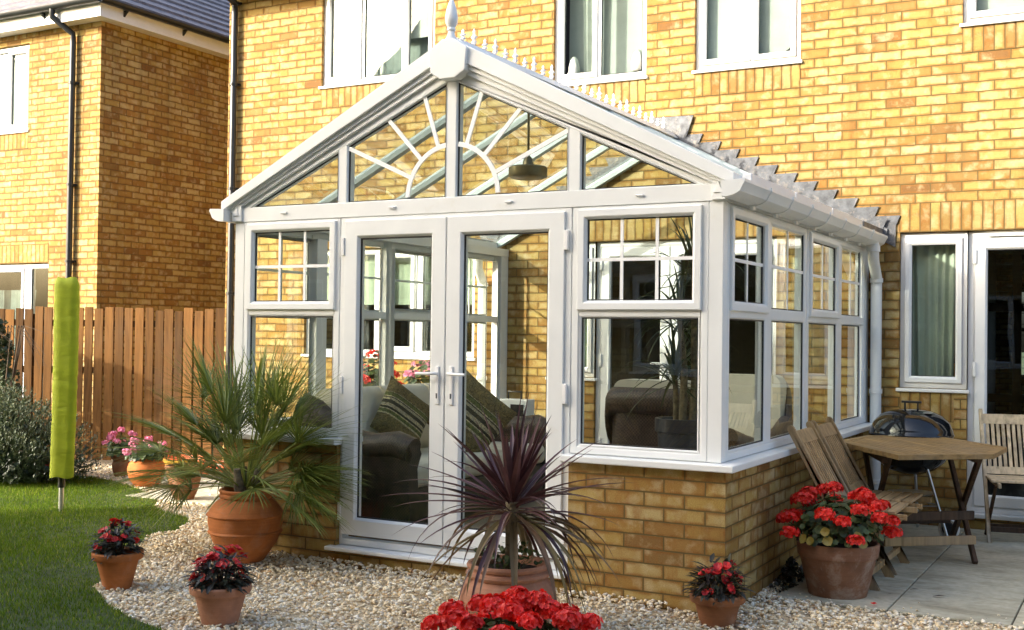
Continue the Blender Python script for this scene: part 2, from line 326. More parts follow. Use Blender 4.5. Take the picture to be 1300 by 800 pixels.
# ------------------------------------------------------------------ mesh helpers
class MB:
    def __init__(s): s.v=[]; s.f=[]; s.uv=[]
    def add(s,vs,fs,uvs=None):
        o=len(s.v); s.v.extend([tuple(v) for v in vs])
        for i,f in enumerate(fs):
            s.f.append(tuple(o+k for k in f)); s.uv.append(uvs[i] if uvs else None)
        return s
    def box(s,x0,x1,y0,y1,z0,z1,T=None):
        vs=[(x,y,z) for x in (x0,x1) for y in (y0,y1) for z in (z0,z1)]
        if T: vs=[T(v) for v in vs]
        return s.add(vs,[(0,1,3,2),(4,6,7,5),(0,4,5,1),(2,3,7,6),(0,2,6,4),(1,5,7,3)])
    def bar(s,a,b,w,h,up=(0,0,1)):
        a=Vector(a);b=Vector(b);d=(b-a).normalized();up=Vector(up)
        if abs(d.dot(up))>.99: up=Vector((1,0,0))
        sx=d.cross(up).normalized(); sy=sx.cross(d).normalized()
        vs=[]
        for p in (a,b):
            for i,j in ((-1,-1),(1,-1),(1,1),(-1,1)): vs.append(p+sx*(i*w/2)+sy*(j*h/2))
        return s.add(vs,[(0,1,2,3),(7,6,5,4),(0,4,5,1),(1,5,6,2),(2,6,7,3),(3,7,4,0)])
    def tube(s,pts,rad,seg=12,cap=True):
        pts=[Vector(p) for p in pts]; n=len(pts)
        if not hasattr(rad,'__len__'): rad=[rad]*n
        vs=[];fs=[]; prev=None
        for i,p in enumerate(pts):
            d=(pts[min(i+1,n-1)]-pts[max(i-1,0)]).normalized()
            if prev is None:
                u=Vector((0,0,1)) if abs(d.z)<.9 else Vector((1,0,0)); sx=d.cross(u).normalized()
            else:
                sx=(prev-d*prev.dot(d)); sx=sx.normalized() if sx.length>1e-6 else d.orthogonal().normalized()
            prev=sx; sy=d.cross(sx)
            for k in range(seg):
                a=2*math.pi*k/seg; vs.append(p+sx*math.cos(a)*rad[i]+sy*math.sin(a)*rad[i])
        for i in range(n-1):
            for k in range(seg):
                k2=(k+1)%seg; fs.append((i*seg+k,i*seg+k2,(i+1)*seg+k2,(i+1)*seg+k))
        if cap: fs.append(tuple(range(seg-1,-1,-1))); fs.append(tuple((n-1)*seg+k for k in range(seg)))
        return s.add(vs,fs)
    def lathe(s,prof,cx=0,cy=0,cz=0,seg=48,sq=1.,wob=0.):
        n=len(prof); vs=[];fs=[]
        for i,(r,z) in enumerate(prof):
            for k in range(seg):
                a=2*math.pi*k/seg; rr=r*(1+wob*math.sin(3*a+z*9)*.5+wob*math.sin(5*a-z*14)*.5)
                vs.append((cx+rr*math.cos(a),cy+rr*math.sin(a)*sq,cz+z))
        for i in range(n-1):
            for k in range(seg):
                k2=(k+1)%seg; fs.append((i*seg+k,i*seg+k2,(i+1)*seg+k2,(i+1)*seg+k))
        if prof[0][0]>0: fs.append(tuple(range(seg-1,-1,-1)))
        if prof[-1][0]>0: fs.append(tuple((n-1)*seg+k for k in range(seg)))
        return s.add(vs,fs)
    def prism(s,poly,a,b,P):
        # poly: 2d points; P(u,v,w)->xyz ; extruded between w=a and w=b
        n=len(poly); vs=[P(u,v,a) for u,v in poly]+[P(u,v,b) for u,v in poly]
        fs=[tuple(range(n-1,-1,-1)),tuple(range(n,2*n))]+[(i,(i+1)%n,n+(i+1)%n,n+i) for i in range(n)]
        return s.add(vs,fs)
    def ring(s,poly,prof,P):
        # mitred frame: polygon (counter clockwise) offset inwards by w at depth d
        rows=[[P(u,v,d) for u,v in inset(poly,w)] for w,d in prof]
        n=len(poly); vs=[q for r in rows for q in r]; fs=[]
        for i in range(len(prof)-1):
            for k in range(n):
                k2=(k+1)%n; fs.append((i*n+k,i*n+k2,(i+1)*n+k2,(i+1)*n+k))
        return s.add(vs,fs)
    def build(s,name,mat,parent=None,smooth=None,bevel=0,uvproj=False,loc=None,offs=(0,0)):
        me=bpy.data.meshes.new(name); me.from_pydata(s.v,[],s.f)
        bm=bmesh.new(); bm.from_mesh(me)
        if not s.has_uv(): bmesh.ops.recalc_face_normals(bm,faces=bm.faces)
        bm.to_mesh(me); bm.free()
        if uvproj:
            uvl=me.uv_layers.new(name='UVMap')
            for p in me.polygons:
                n=p.normal
                for li in p.loop_indices:
                    v=me.vertices[me.loops[li].vertex_index].co
                    if abs(n.z)>.7: uv=(v.x,v.y)
                    elif abs(n.x)>abs(n.y): uv=(v.y,v.z)
                    else: uv=(v.x,v.z)
                    if uvproj=='soldier': uv=(uv[1],uv[0])
                    uvl.data[li].uv=(uv[0]+offs[0],uv[1]+offs[1])
        elif s.has_uv():
            uvl=me.uv_layers.new(name='UVMap'); li=0
            for f,u in zip(s.f,s.uv):
                for k in range(len(f)):
                    if u: uvl.data[li].uv=u[k]
                    li+=1
        if mat is not None: me.materials.append(mat)
        if smooth is not None:
            for p in me.polygons: p.use_smooth=True
            if smooth<180: me.set_sharp_from_angle(angle=R(smooth))
        o=bpy.data.objects.new(name,me); COL.objects.link(o)
        if parent: o.parent=parent
        if loc: o.location=loc
        if bevel:
            b=o.modifiers.new('bevel','BEVEL'); b.width=bevel; b.segments=2; b.limit_method='ANGLE'; b.angle_limit=R(40)
        return o
    def has_uv(s): return any(u is not None for u in s.uv[:1])
def inset(poly,w):
    n=len(poly); out=[]
    for i in range(n):
        p0=Vector(poly[i-1]);p1=Vector(poly[i]);p2=Vector(poly[(i+1)%n])
        d1=(p1-p0).normalized(); d2=(p2-p1).normalized()
        n1=Vector((-d1.y,d1.x)); n2=Vector((-d2.y,d2.x))
        b=n1+n2; k=b.dot(n1)
        out.append(tuple(p1+b*(w/k)))
    return out
def rect(u0,u1,v0,v1): return [(u0,v0),(u1,v0),(u1,v1),(u0,v1)]
def tag(o,label=None,cat=None,group=None,kind=None):
    if label: o['label']=label
    if cat: o['category']=cat
    if group: o['group']=group
    if kind: o['kind']=kind
    return o
def thing(name,label,cat,loc=(0,0,0),rz=0,group=None):
    o=bpy.data.objects.new(name,None); COL.objects.link(o); o.location=loc; o.rotation_euler=(0,0,rz)
    o.empty_display_size=.2
    return tag(o,label,cat,group)
def copytree(o,parent=None):
    c=o.copy(); COL.objects.link(c)
    if parent: c.parent=parent
    for ch in list(o.children): copytree(ch,c)
    return c
def npmesh(name,V,F,mat,parent=None,smooth=False,loc=None):
    me=bpy.data.meshes.new(name); nv=len(V); nf=len(F); k=F.shape[1]
    me.vertices.add(nv); me.vertices.foreach_set('co',V.astype(np.float32).ravel())
    me.loops.add(nf*k); me.loops.foreach_set('vertex_index',F.astype(np.int32).ravel())
    me.polygons.add(nf); me.polygons.foreach_set('loop_start',np.arange(0,nf*k,k,dtype=np.int32)); 
    me.polygons.foreach_set('loop_total',np.full(nf,k,dtype=np.int32))
    if smooth: me.polygons.foreach_set('use_smooth',np.ones(nf,dtype=bool))
    me.update(calc_edges=True); me.validate()
    me.materials.append(mat)
    o=bpy.data.objects.new(name,me); COL.objects.link(o)
    if parent: o.parent=parent
    if loc: o.location=loc
    return o
def inpoly(x,y,poly):
    r=np.zeros(len(x),bool); n=len(poly)
    for i in range(n):
        x1,y1=poly[i]; x2,y2=poly[(i+1)%n]
        c=((y1>y)!=(y2>y))&(x<(x2-x1)*(y-y1)/(y2-y1+1e-12)+x1); r^=c
    return r
PX=lambda u,v,w:(u,w,v)      # wall facing -y : u=x v=z w=y
PY=lambda u,v,w:(w,u,v)      # wall facing +-x: u=y v=z w=x

# ------------------------------------------------------------------ world, sun, camera
SAZ,SEL=43.,22.
w=bpy.data.worlds.new('World'); scn.world=w; w.use_nodes=True
nt=w.node_tree; bg=nt.nodes['Background']; sky=nt.nodes.new('ShaderNodeTexSky'); sky.sky_type='NISHITA'
sky.sun_disc=False; sky.sun_elevation=R(SEL); sky.sun_rotation=R(180+SAZ); sky.air_density=1.0; sky.dust_density=7.; sky.ozone_density=1.
wt=mixc(nt,1.,(sky,0),(.935,.99,1.06),'MULTIPLY'); wt.clamp_result=False; nt.links.new(wt.outputs[2],bg.inputs[0]); bg.inputs[1].default_value=.15
sl=bpy.data.lights.new('sun','SUN'); sl.energy=2.0; sl.angle=R(.55); sl.color=(1.,.94,.83)
so=bpy.data.objects.new('sun',sl); COL.objects.link(so)
sd=Vector((-math.sin(R(SAZ))*math.cos(R(SEL)),-math.cos(R(SAZ))*math.cos(R(SEL)),math.sin(R(SEL))))
so.rotation_euler=sd.to_track_quat('Z','Y').to_euler(); so.location=(-8,-12,9)
scn.view_settings.view_transform='Standard'; scn.view_settings.look='None'; scn.view_settings.exposure=2.06; scn.view_settings.gamma=1
cam=bpy.data.cameras.new('camera'); co=bpy.data.objects.new('camera',cam); COL.objects.link(co); scn.camera=co
cam.sensor_width=36; cam.lens=1482.2/1300*36; cam.clip_end=600; cam.clip_start=.05
cam.shift_x=(650-647.5)/1300
rx=Vector((0.87716726,0.48001967,0.01259826)); ux=Vector((-0.00318563,-0.02041841,0.99978645)); fx=Vector((-0.4801744,0.87702007,0.0163812))
mt=Matrix((( rx.x,ux.x,-fx.x,1.894827),(rx.y,ux.y,-fx.y,-5.774775),(rx.z,ux.z,-fx.z,1.425562),(0,0,0,1)))
co.matrix_world=mt

# ------------------------------------------------------------------ ground
LAWN=[(-7.41,2.12),(-7.05,2.14),(-6.63,2.06),(-6.09,1.83),(-5.69,1.60),(-5.34,1.37),(-5.10,1.10),(-4.83,.95),(-4.49,.84),(-4.27,.64),(-4.06,.30),(-4.06,.06),(-3.84,-.34),(-3.49,-.77),(-3.2,-1.2),(-2.79,-1.47),(-2.49,-1.60),(-2.21,-1.68),(-1.2,-2.4),(0.,-3.2),(1.5,-3.6),(6,-3.8),(6,-7.5),(-16,-7.5),(-16,0.),(-11.6,1.25),(-8.1,2.6)]
def sheet(name,poly,z,mat,t=.0):
    me=bpy.data.meshes.new(name); me.from_pydata([(x,y,z) for x,y in poly],[],[tuple(range(len(poly)))])
    bm=bmesh.new(); bm.from_mesh(me); bmesh.ops.recalc_face_normals(bm,faces=bm.faces)
    for f in bm.faces:
        if f.normal.z<0: f.normal_flip()
    bm.to_mesh(me); bm.free()
    me.materials.append(mat); o=bpy.data.objects.new(name,me); COL.objects.link(o); return o
tag(sheet('ground',[(-150,-150),(150,-150),(150,150),(-150,150)],-.03,M['grassbase']),kind='structure')
tag(sheet('lawn_ground',LAWN,.004,M['grassbase']),kind='structure')
GRAV=[(-9,3.7),(-9,2.0),(-7.2,1.9),(-4.5,-.2),(-4.1,-1.5),(-2.5,-2.2),(0,-3.4),(2,-3.8),(6,-4),(6,3.7)]
tag(sheet('gravel_ground',GRAV,-.006,M['gravelbase']),kind='structure')

def blades(n,poly,bb,hmin,hmax,wd,seed,dens=None):
    g=np.random.default_rng(seed)
    x=g.uniform(bb[0],bb[1],n); y=g.uniform(bb[2],bb[3],n); k=inpoly(x,y,poly)
    # visible wedge of the lawn only
    x=x[k];y=y[k]; n=len(x)
    # fuzzy lawn edge
    h=g.uniform(hmin,hmax,n)*(.8+.35*np.sin(x*3.1)*np.sin(y*2.7+1)); a=g.uniform(0,2*np.pi,n); lean=g.uniform(.1,.8,n)*h; b=g.uniform(0,2*np.pi,n)
    w2=wd*g.uniform(.7,1.3,n)/2
    dx=np.cos(a)*w2; dy=np.sin(a)*w2; lx=np.cos(b)*lean; ly=np.sin(b)*lean
    z0=np.zeros(n)
    V=np.stack([np.stack([x-dx,y-dy,z0],1),np.stack([x+dx,y+dy,z0],1),
        np.stack([x+dx*.8+lx*.4,y+dy*.8+ly*.4,h*.6],1),np.stack([x-dx*.8+lx*.4,y-dy*.8+ly*.4,h*.6],1),
        np.stack([x+lx,y+ly,h],1)],1).reshape(-1,3)
    i=np.arange(n)*5
    F=np.concatenate([np.stack([i,i+1,i+2],1),np.stack([i,i+2,i+3],1),np.stack([i+3,i+2,i+4],1)])
    return V,F
V1,F1=blades(230000,LAWN,(-8.6,-2.1,-2.6,2.7),.022,.045,.0038,3)
grass=npmesh('lawn_grass',V1,F1,M['grass']); tag(grass,'short mown green lawn, sunlit at the back and shaded in front','grass',kind='stuff')
# paving
def slabs(name,cells,label,z=.0,t=.04,g=.004):
    b=MB()
    for x0,x1,y0,y1 in cells: b.box(x0+g,x1-g,y0+g,y1-g,-.03,t)
    o=b.build(name,M['slab'],bevel=.004); tag(o,kind='structure'); return o
S=.607
cells=[(.10+i*.6,.10+(i+1)*.6,.54+j*S,.54+(j+1)*S if j<4 else 3.59) for i in range(8) for j in range(5)]
slabs('patio',cells,'',t=.012)
tag(sheet('patio_joint_bed',[(.1,.54),(4.9,.54),(4.9,3.6),(.1,3.6)],.002,simple('joint_mortar',(.10,.09,.065),.95,var=.2)),kind='structure')
pc=[]
for i in range(6):
    for j in range(5):
        x0=-3.36-(i+1)*.6; y0=.86+j*.55
        if (i,j) in ((2,0),(3,0),(4,0),(5,0),(4,1),(5,1),(5,2)): continue
        pc.append((x0,x0+.6,y0,y0+.55))
slabs('side_path',pc,'',t=.012)
# pebbles
def ico():
    t=(1+5**.5)/2
    v=np.array([(-1,t,0),(1,t,0),(-1,-t,0),(1,-t,0),(0,-1,t),(0,1,t),(0,-1,-t),(0,1,-t),(t,0,-1),(t,0,1),(-t,0,-1),(-t,0,1)],float); v/=np.linalg.norm(v[0])
    f=np.array([(0,11,5),(0,5,1),(0,1,7),(0,7,10),(0,10,11),(1,5,9),(5,11,4),(11,10,2),(10,7,6),(7,1,8),(3,9,4),(3,4,2),(3,2,6),(3,6,8),(3,8,9),(4,9,5),(2,4,11),(6,2,10),(8,6,7),(9,8,1)])
    return v,f
def pebbles(n,bb,keep,smin,smax,seed,zf=lambda x,y:0*x):
    g=np.random.default_rng(seed)
    x=g.uniform(bb[0],bb[1],n); y=g.uniform(bb[2],bb[3],n); k=keep(x,y); x=x[k];y=y[k];n=len(x)
    v,f=ico()
    s=g.uniform(0,1,n)**1.6*(smax-smin)+smin
    P=v[None,:,:]*(1+g.uniform(-.28,.28,(n,12,1)))
    P=P*np.stack([g.uniform(.8,1.25,n),g.uniform(.6,1.,n),g.uniform(.35,.7,n)],1)[:,None,:]*s[:,None,None]
    a=g.uniform(0,2*np.pi,n); ti=g.normal(0,.35,n)
    ca,sa=np.cos(a),np.sin(a); ct,stt=np.cos(ti),np.sin(ti)
    X=P[:,:,0]*ct[:,None]+P[:,:,2]*stt[:,None]; Z=-P[:,:,0]*stt[:,None]+P[:,:,2]*ct[:,None]; Y=P[:,:,1]
    X2=X*ca[:,None]-Y*sa[:,None]; Y2=X*sa[:,None]+Y*ca[:,None]
    z=g.uniform(0,.014,n)+zf(x,y)
    V=np.stack([X2+x[:,None],Y2+y[:,None],Z+z[:,None]],2).reshape(-1,3)
    F=(f[None,:,:]+(np.arange(n)*12)[:,None,None]).reshape(-1,3)
    return V,F
def keepg(x,y):
    k=inpoly(x,y,GRAV)&~inpoly(x,y,LAWN)
    k&=~((x>-3.33)&(x<0)&(y>.01)&(y<3.6))          # conservatory footprint
    k&=~((x>.09)&(y>.55))                          # patio
    for c in pc: k&=~((x>c[0]+.01)&(x<c[1]-.01)&(y>c[2]+.01)&(y<c[3]-.01))
    k&=~((x<-6.9)&(y>3.55+.47*(x+6.7)))
    return k
def zf(x,y): return .03*np.exp(-np.maximum(0,-y)/.25)*(x<-.3)+.006*np.sin(x*5)*np.sin(y*4.3)
V1,F1=pebbles(62000,(-4.6,2.2,-2.7,.9),keepg,.006,.016,5,zf)
V2,F2=pebbles(14000,(-8.2,-3.3,-.2,3.7),keepg,.007,.018,6)
V3,F3=pebbles(900,(-.0,.13,.5,2.2),keepg,.006,.015,8)
V4,F4=pebbles(130,(.12,2.2,.55,.78),lambda x,y:(y-.55)<.22*np.random.default_rng(1).uniform(0,1,len(x))**2.2,.005,.012,18)
V4[:,2]+=.012
V=np.concatenate([V1,V2,V3,V4]); F=np.concatenate([F1,F2+len(V1),F3+len(V1)+len(V2),F4+len(V1)+len(V2)+len(V3)])
pb=npmesh('gravel',V,F,M['pebble'],smooth=True); tag(pb,'cream and tan river pebbles covering the bed around the conservatory','gravel',kind='stuff')

# ------------------------------------------------------------------ brick walls with openings
def wallcells(u0,u1,v0,v1,holes):
    us=sorted(set([u0,u1]+[h[i] for h in holes for i in (0,1) if u0<h[i]<u1])); vs=sorted(set([v0,v1]+[h[i] for h in holes for i in (2,3) if v0<h[i]<v1]))
    out=[]
    for j in range(len(vs)-1):
        run=None
        for i in range(len(us)-1):
            cu=(us[i]+us[i+1])/2; cv=(vs[j]+vs[j+1])/2
            solid=not any(h[0]<cu<h[1] and h[2]<cv<h[3] for h in holes)
            out.append((us[i],us[i+1],vs[j],vs[j+1],solid))
    return out
def holewall(b,P,u0,u1,v0,v1,w0,w1,holes):
    """front face at w0, back face at w1, with reveals round each hole"""
    for a,c,d,e,s in wallcells(u0,u1,v0,v1,holes):
        if s:
            b.add([P(a,d,w0),P(c,d,w0),P(c,e,w0),P(a,e,w0)],[(0,1,2,3)])
            b.add([P(a,d,w1),P(c,d,w1),P(c,e,w1),P(a,e,w1)],[(3,2,1,0)])
    for h in holes:
        a,c,d,e=h
        for q in (((a,d),(c,d)),((c,d),(c,e)),((c,e),(a,e)),((a,e),(a,d))):
            (p0,r0),(p1,r1)=q
            b.add([P(p0,r0,w0),P(p1,r1,w0),P(p1,r1,w1),P(p0,r0,w1)],[(3,2,1,0)])
    a,c,d,e=u0,u1,v0,v1
    for q in (((a,d),(c,d)),((c,d),(c,e)),((c,e),(a,e)),((a,e),(a,d))):
        (p0,r0),(p1,r1)=q
        b.add([P(p0,r0,w0),P(p1,r1,w0),P(p1,r1,w1),P(p0,r0,w1)],[(0,1,2,3)])

FRAME=lambda w,d,f0=0.:[(0,f0+d),(0,f0+.004),(.004,f0),(w-.018,f0),(w-.014,f0+.002),(w,f0+.016),(w,f0+d)]
def window(parent,P,u0,u1,v0,v1,w,sashes,sgn=1,mat='upvc_house',glass='glass_house',fw=.055,sash_w=.045,back=None,sill=True,name='window',bars=None):
    """window: frame mesh + children. sashes: list of (u0,u1,opening) ; w = plane of frame face; sgn=+1 means depth goes to +w"""
    Q=lambda u,v,d:P(u,v,w+sgn*d)
    b=MB(); b.ring(rect(u0,u1,v0,v1),FRAME(fw,.06),Q)
    for i,s in enumerate(sashes[:-1]):
        b.prism(rect(s[1],sashes[i+1][0],v0+fw,v1-fw),.001,.06,Q)
    fr=b.build(name,M[mat],parent)
    for s in sashes:
        a,c=s[0],s[1]; d,e=v0+fw,v1-fw; g=0
        if s[2]:
            o=.012; sb=MB(); sb.ring(rect(a-o,c+o,d-o,e+o),[(0,.02),(0,-.012),(.004,-.016),(sash_w-.014,-.016),(sash_w-.01,-.014),(sash_w+.004,-.002),(sash_w+.004,.03)],Q)
            sb.build('sash',M[mat],fr); g=sash_w-.010
        gb=MB(); gb.ring(rect(a+g,c-g,d+g,e-g),[(0,.012),(.004,.010),(.006,.02)],Q); gb.build('gasket',M['gasket'],fr)
        pb_=MB(); r=rect(a+g,c-g,d+g,e-g); pb_.add([Q(u,v,.018) for u,v in r],[(0,1,2,3)]); pb_.build('pane',M[glass],fr)
    if sill:
        s_=MB(); s_.prism(rect(u0-.02,u1+.02,v0-.028,v0-.002),-.06,.05,Q); s_.build('sill',M[mat],fr,bevel=.005)
    return fr
def wavy(b,u0,u1,v0,v1,w,P,amp=.02,n=40,freq=28,seed=0,skew=.0):
    g=np.random.default_rng(seed); ph=g.uniform(0,6)
    vs=[];fs=[]
    rows=8
    for j in range(rows+1):
        t=j/rows
        for i in range(n+1):
            s=i/n; u=u0+(u1-u0)*(s+ skew*(1-t)*(s-.5))
            vs.append(P(u,v0+(v1-v0)*t,w+amp*math.sin(s*freq*(u1-u0)*2+ph+math.sin(s*9)*1.2+t*.5)*(.6+.4*(1-t))))
    for j in range(rows):
        for i in range(n): k=j*(n+1)+i; fs.append((k,k+1,k+n+2,k+n+1))
    b.add(vs,fs)

# ------------------------------------------------------------------ the main house
house=thing('brick_house','yellow brick house with white upstairs windows that the conservatory is built against','house',(-6.68,D,0))
HX0,HX1,HZ=-6.68,6.5,5.1
def hp(o):   # keep world coordinates while parented to an empty with an offset
    o.matrix_parent_inverse=house.matrix_world.inverted(); return o
holes=[(-5.45,-4.10,3.90,5.0),(-2.83,-1.93,3.675,4.95),(-1.49,-.59,3.675,4.95),(.645,1.545,3.825,4.95),
       (.197,.69,1.05,2.25),(.69,2.49,.12,2.25),(-5.62,-3.62,1.20,2.25),(-2.84,-2.39,1.05,2.25),(-2.39,-.77,.12,2.25),(3.6,4.8,1.05,2.25)]
HR=Matrix.Translation(house.location)
def relP(P): 
    L=house.location
    return lambda u,v,w_:tuple(np.array(P(u,v,w_))-np.array(L))
HP=relP(PX)
b=MB(); holewall(b,HP,HX0,HX1,-.1,HZ,D,D+.11,holes)
b.box(0,.10,.115,8.,-.1,HZ); b.box(HX1-HX0-.1,HX1-HX0,.115,8.,-.1,HZ)
# rear wall with a window opening far back, seen through the patio door
PB=relP(PX)
holewall(b,PB,HX0,HX1,-.1,HZ,D+8.,D+8.1,[(.35,1.55,.95,2.1)])
wall=b.build('wall',M['brick'],house,uvproj=True,offs=(-HX0*0,0))
# shift UV so that courses match: object space origin is at x=-6.68,z=0
uvl=wall.data.uv_layers[0]
for l in uvl.data: l.uv=(l.uv[0]+(-6.68-.197+.1125+.225*40),l.uv[1])
# soldier courses
def soldier(x0,x1,z0,z1,name='soldier_course',parent=house,P=HP,L=house):
    n=max(1,round((x1-x0)/.075)); 
    b=MB(); b.prism(rect(x0,x1,z0,z1),D-.0025,D+.05,P)
    o=b.build(name,M['soldier'],parent,uvproj='soldier')
    ul=o.data.uv_layers[0]
    for l in ul.data: l.uv=(l.uv[0]-z0+.0045*0,l.uv[1]+(-6.68-x0))
    return o
for (a,c,z0) in ((-5.45,-4.10,3.90),(-2.83,-1.93,3.675),(-1.49,-.59,3.675),(.645,1.545,3.825)): soldier(a,c,z0-.225-.0,z0-.026,'soldier_course')
soldier(.197,2.49,2.252,2.475); soldier(-5.62,-3.62,2.252,2.475); soldier(-2.84,-.77,2.252,2.475); soldier(3.6,4.8,2.252,2.475)
soldier(.205,.60,.80,1.02)
# house interior: floors, ceiling
b=MB(); L=house.location
def hb(x0,x1,y0,y1,z0,z1): b.box(x0-L.x,x1-L.x,y0-L.y,y1-L.y,z0,z1)
hb(HX0+.1,HX1-.1,D+.12,D+7.99,.0,.10); hb(HX0+.1,HX1-.1,D+.12,D+7.99,2.62,2.86); hb(HX0+.1,HX1-.1,D+.12,D+7.99,HZ-.06,HZ)
hb(-.05,.05,D+.3,D+7.9,.1,2.6); hb(2.9,3.0,D+.12,D+7.9,.1,2.6); hb(HX0+.1,HX1-.1,D+2.6,D+2.7,2.87,HZ-.06)
hb(HX0+.1,-.06,D+2.4,D+2.5,.1,2.6)
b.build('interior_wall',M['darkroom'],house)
# roof with overhanging eaves
b=MB(); ov=.28
ridge_y=D+4.; rz=HZ+2.7
vs=[(HX0-.15,D-ov,HZ-.02),(HX1+.15,D-ov,HZ-.02),(HX1+.15,ridge_y,rz),(HX0-.15,ridge_y,rz),(HX0-.15,D+8.+ov,HZ-.02),(HX1+.15,D+8.+ov,HZ-.02)]
vs=[(x-L.x,y-L.y,z) for x,y,z in vs]; vs2=[(x,y,z+.08) for x,y,z in vs]
b.add(vs+vs2,[(0,1,2,3),(3,2,5,4),(6,9,8,7),(9,10,11,8),(0,6,7,1),(4,5,11,10),(0,3,9,6),(3,4,10,9),(1,7,8,2),(2,8,11,5)])
b.build('roof',M['tile_roof'],house)
b=MB(); b.box(-.15,HX1-HX0+.15,-ov,0.,HZ-.02-.10,HZ-.02-.08); b.box(-.15,HX1-HX0+.15,-ov-.02,-ov,HZ-.20,HZ+.0); b.build('fascia',M['fascia'],house)
b=MB(); b.tube([(-.2,-ov-.08,HZ-.03),(HX1-HX0+.2,-ov-.08,HZ-.03)],.055,12); b.build('gutter',M['blackplastic'],house,smooth=40)
b=MB(); px=.115
b.tube([(px,-ov-.08,HZ-.06),(px,-ov-.08,HZ-.12),(px,-.05,HZ-.22),(px,-.05,HZ-.3),(px,-.05,.02)],.034,14)
b.build('downpipe',M['blackplastic'],house,smooth=40)
for z in (4.86,4.0,2.9,1.8):
    b=MB(); b.lathe([(.036,0),(.043,.002),(.043,.03),(.036,.032)],px,-.05,z,14); b.box(px-.055,px+.055,-.03,-.001,z+.004,z+.028); b.build('pipe_bracket',M['blackplastic'],house,smooth=40)
# windows of the house
def hwin(u0,u1,v0,v1,sashes,back='blind',**kw):
    f=window(house,HP,u0,u1,v0,v1,D+.035,sashes,**kw)
    return f
def backing(f,kind,u0,u1,v0,v1,mat,w=.12,amp=0.,freq=26,seed=0,skew=0.,name=None):
    b=MB(); wavy(b,u0,u1,v0,v1,D+w,HP,amp,60,freq,seed,skew); return b.build(name or kind,M[mat],f,smooth=180)
f=hwin(-5.45,-4.10,3.90,4.99,[(-5.395,-4.99,True),(-4.945,-4.50,False),(-4.455,-4.155,True)])
backing(f,'blind',-5.40,-4.99,4.05+.25,4.95,'net',.11,.004,30,1); backing(f,'blind',-4.95,-4.15,4.30,4.95,'net',.11,.003,20,2)
backing(f,'net_curtain',-5.40,-4.15,3.95,4.60,'voile',.20,.006,60,3)
for x in (-4.28,-4.85,-4.75):
    b=MB(); b.lathe([(.02,0),(.03,.01),(.03,.07),(.012,.10),(.012,.13)],x-L.x,.085,3.965,14); b.build('toiletry_bottle',M['net'],f,smooth=50)
f=hwin(-2.83,-1.93,3.675,4.94,[(-2.775,-2.42,True),(-2.375,-1.985,False)])
backing(f,'blind',-2.775,-1.985,3.72,4.9,'blind',.22,.002,10,4); backing(f,'curtain',-2.60,-2.42,3.72,4.9,'net',.13,.02,60,5,-.3)
for x,r in ((-2.66,.05),(-2.04,.06)):
    b=MB(); b.lathe([(r*.6,0),(r,.02),(r,.10),(r*.7,.16),(r*.3,.19)],x-L.x,.085,3.74,18); b.build('vase',M['net'],f,smooth=50)
f=hwin(-1.49,-.59,3.675,4.94,[(-1.435,-1.03,True),(-.985,-.645,True)])
backing(f,'blind',-1.435,-1.04,3.72,4.9,'blind',.11,.003,10,6)
b=MB(); vs=[HP(u,v,D+.11) for u,v in ((-.985,3.80),(-.80,3.76),(-.72,3.80),(-.64,3.88),(-.64,4.92),(-.985,4.92))]; b.add(vs,[tuple(range(6))]); b.build('curtain',M['net'],f)
f=hwin(.645,1.545,3.825,4.94,[(.70,1.49,True)]); backing(f,'blind',.70,1.49,3.88,4.9,'net',.11,.004,14,7)
# patio sidelight and door
f=hwin(.197,.69,1.05,2.245,[(.245,.640,True)]); backing(f,'curtain',.22,.60,1.08,2.22,'curtain',.16,.022,46,8,-.15)
b=MB(); b.box(.55-L.x,.64-L.x,.20,.26,1.10,1.24); b.build('ornament_box',M['yellowcloth'],f,bevel=.004)
def pdoor(u0,u1,v0,v1,mid,name='patio_door',mat='upvc_house',hinge=True,cream=False,W=None):
    W=W if W is not None else D+.035; Q=lambda u,v,d:HP(u,v,W+d)
    b=MB(); b.ring(rect(u0,u1,v0,v1),FRAME(.05,.06),Q); fr=b.build(name,M[mat],house)
    for a,c in ((u0+.05,mid-.002),(mid+.002,u1-.05)):
        s=MB(); s.ring(rect(a+.002,c-.002,v0+.052,v1-.052),[(0,.03),(0,-.008),(.004,-.012),(.070,-.012),(.074,-.010),(.086,.004),(.086,.03)],Q); s.build('door_leaf',M[mat],fr)
        g=MB(); g.ring(rect(a+.086,c-.086,v0+.138,v1-.138),[(0,.006),(.005,.004),(.007,.014)],Q); g.build('gasket',M['gasket'],fr)
        p=MB(); r=rect(a+.086,c-.086,v0+.138,v1-.138); p.add([Q(u,v,.012) for u,v in r],[(0,1,2,3)]); p.build('pane',M['glass_house'],fr)
    for z in (.42,1.15,2.0): h=MB(); h.prism(rect(u0+.040,u0+.062,z,z+.11),-.026,-.01,Q); h.build('hinge',M[mat],fr,bevel=.004)
    hd=MB(); hd.prism(rect(mid-.05,mid-.02,1.02,1.26),-.022,-.012,Q); hd.tube([Q(mid-.035,1.19,-.02),Q(mid-.035,1.19,-.06),Q(mid-.15,1.19,-.06)],.010,8); hd.build('handle',M[mat],fr,smooth=40)
    t=MB(); t.prism(rect(u0-.02,u1+.02,v0-.035,v0-.002),-.075,.05,Q); t.build('threshold',M[mat],fr,bevel=.006)
    return fr
pd=pdoor(.69,2.49,.13,2.245,1.59)
b=MB(); b.prism(rect(.82,1.25,2.205,2.222),D+.005,D+.03,HP); b.build('trickle_vent',M['upvc_house'],pd,bevel=.003)
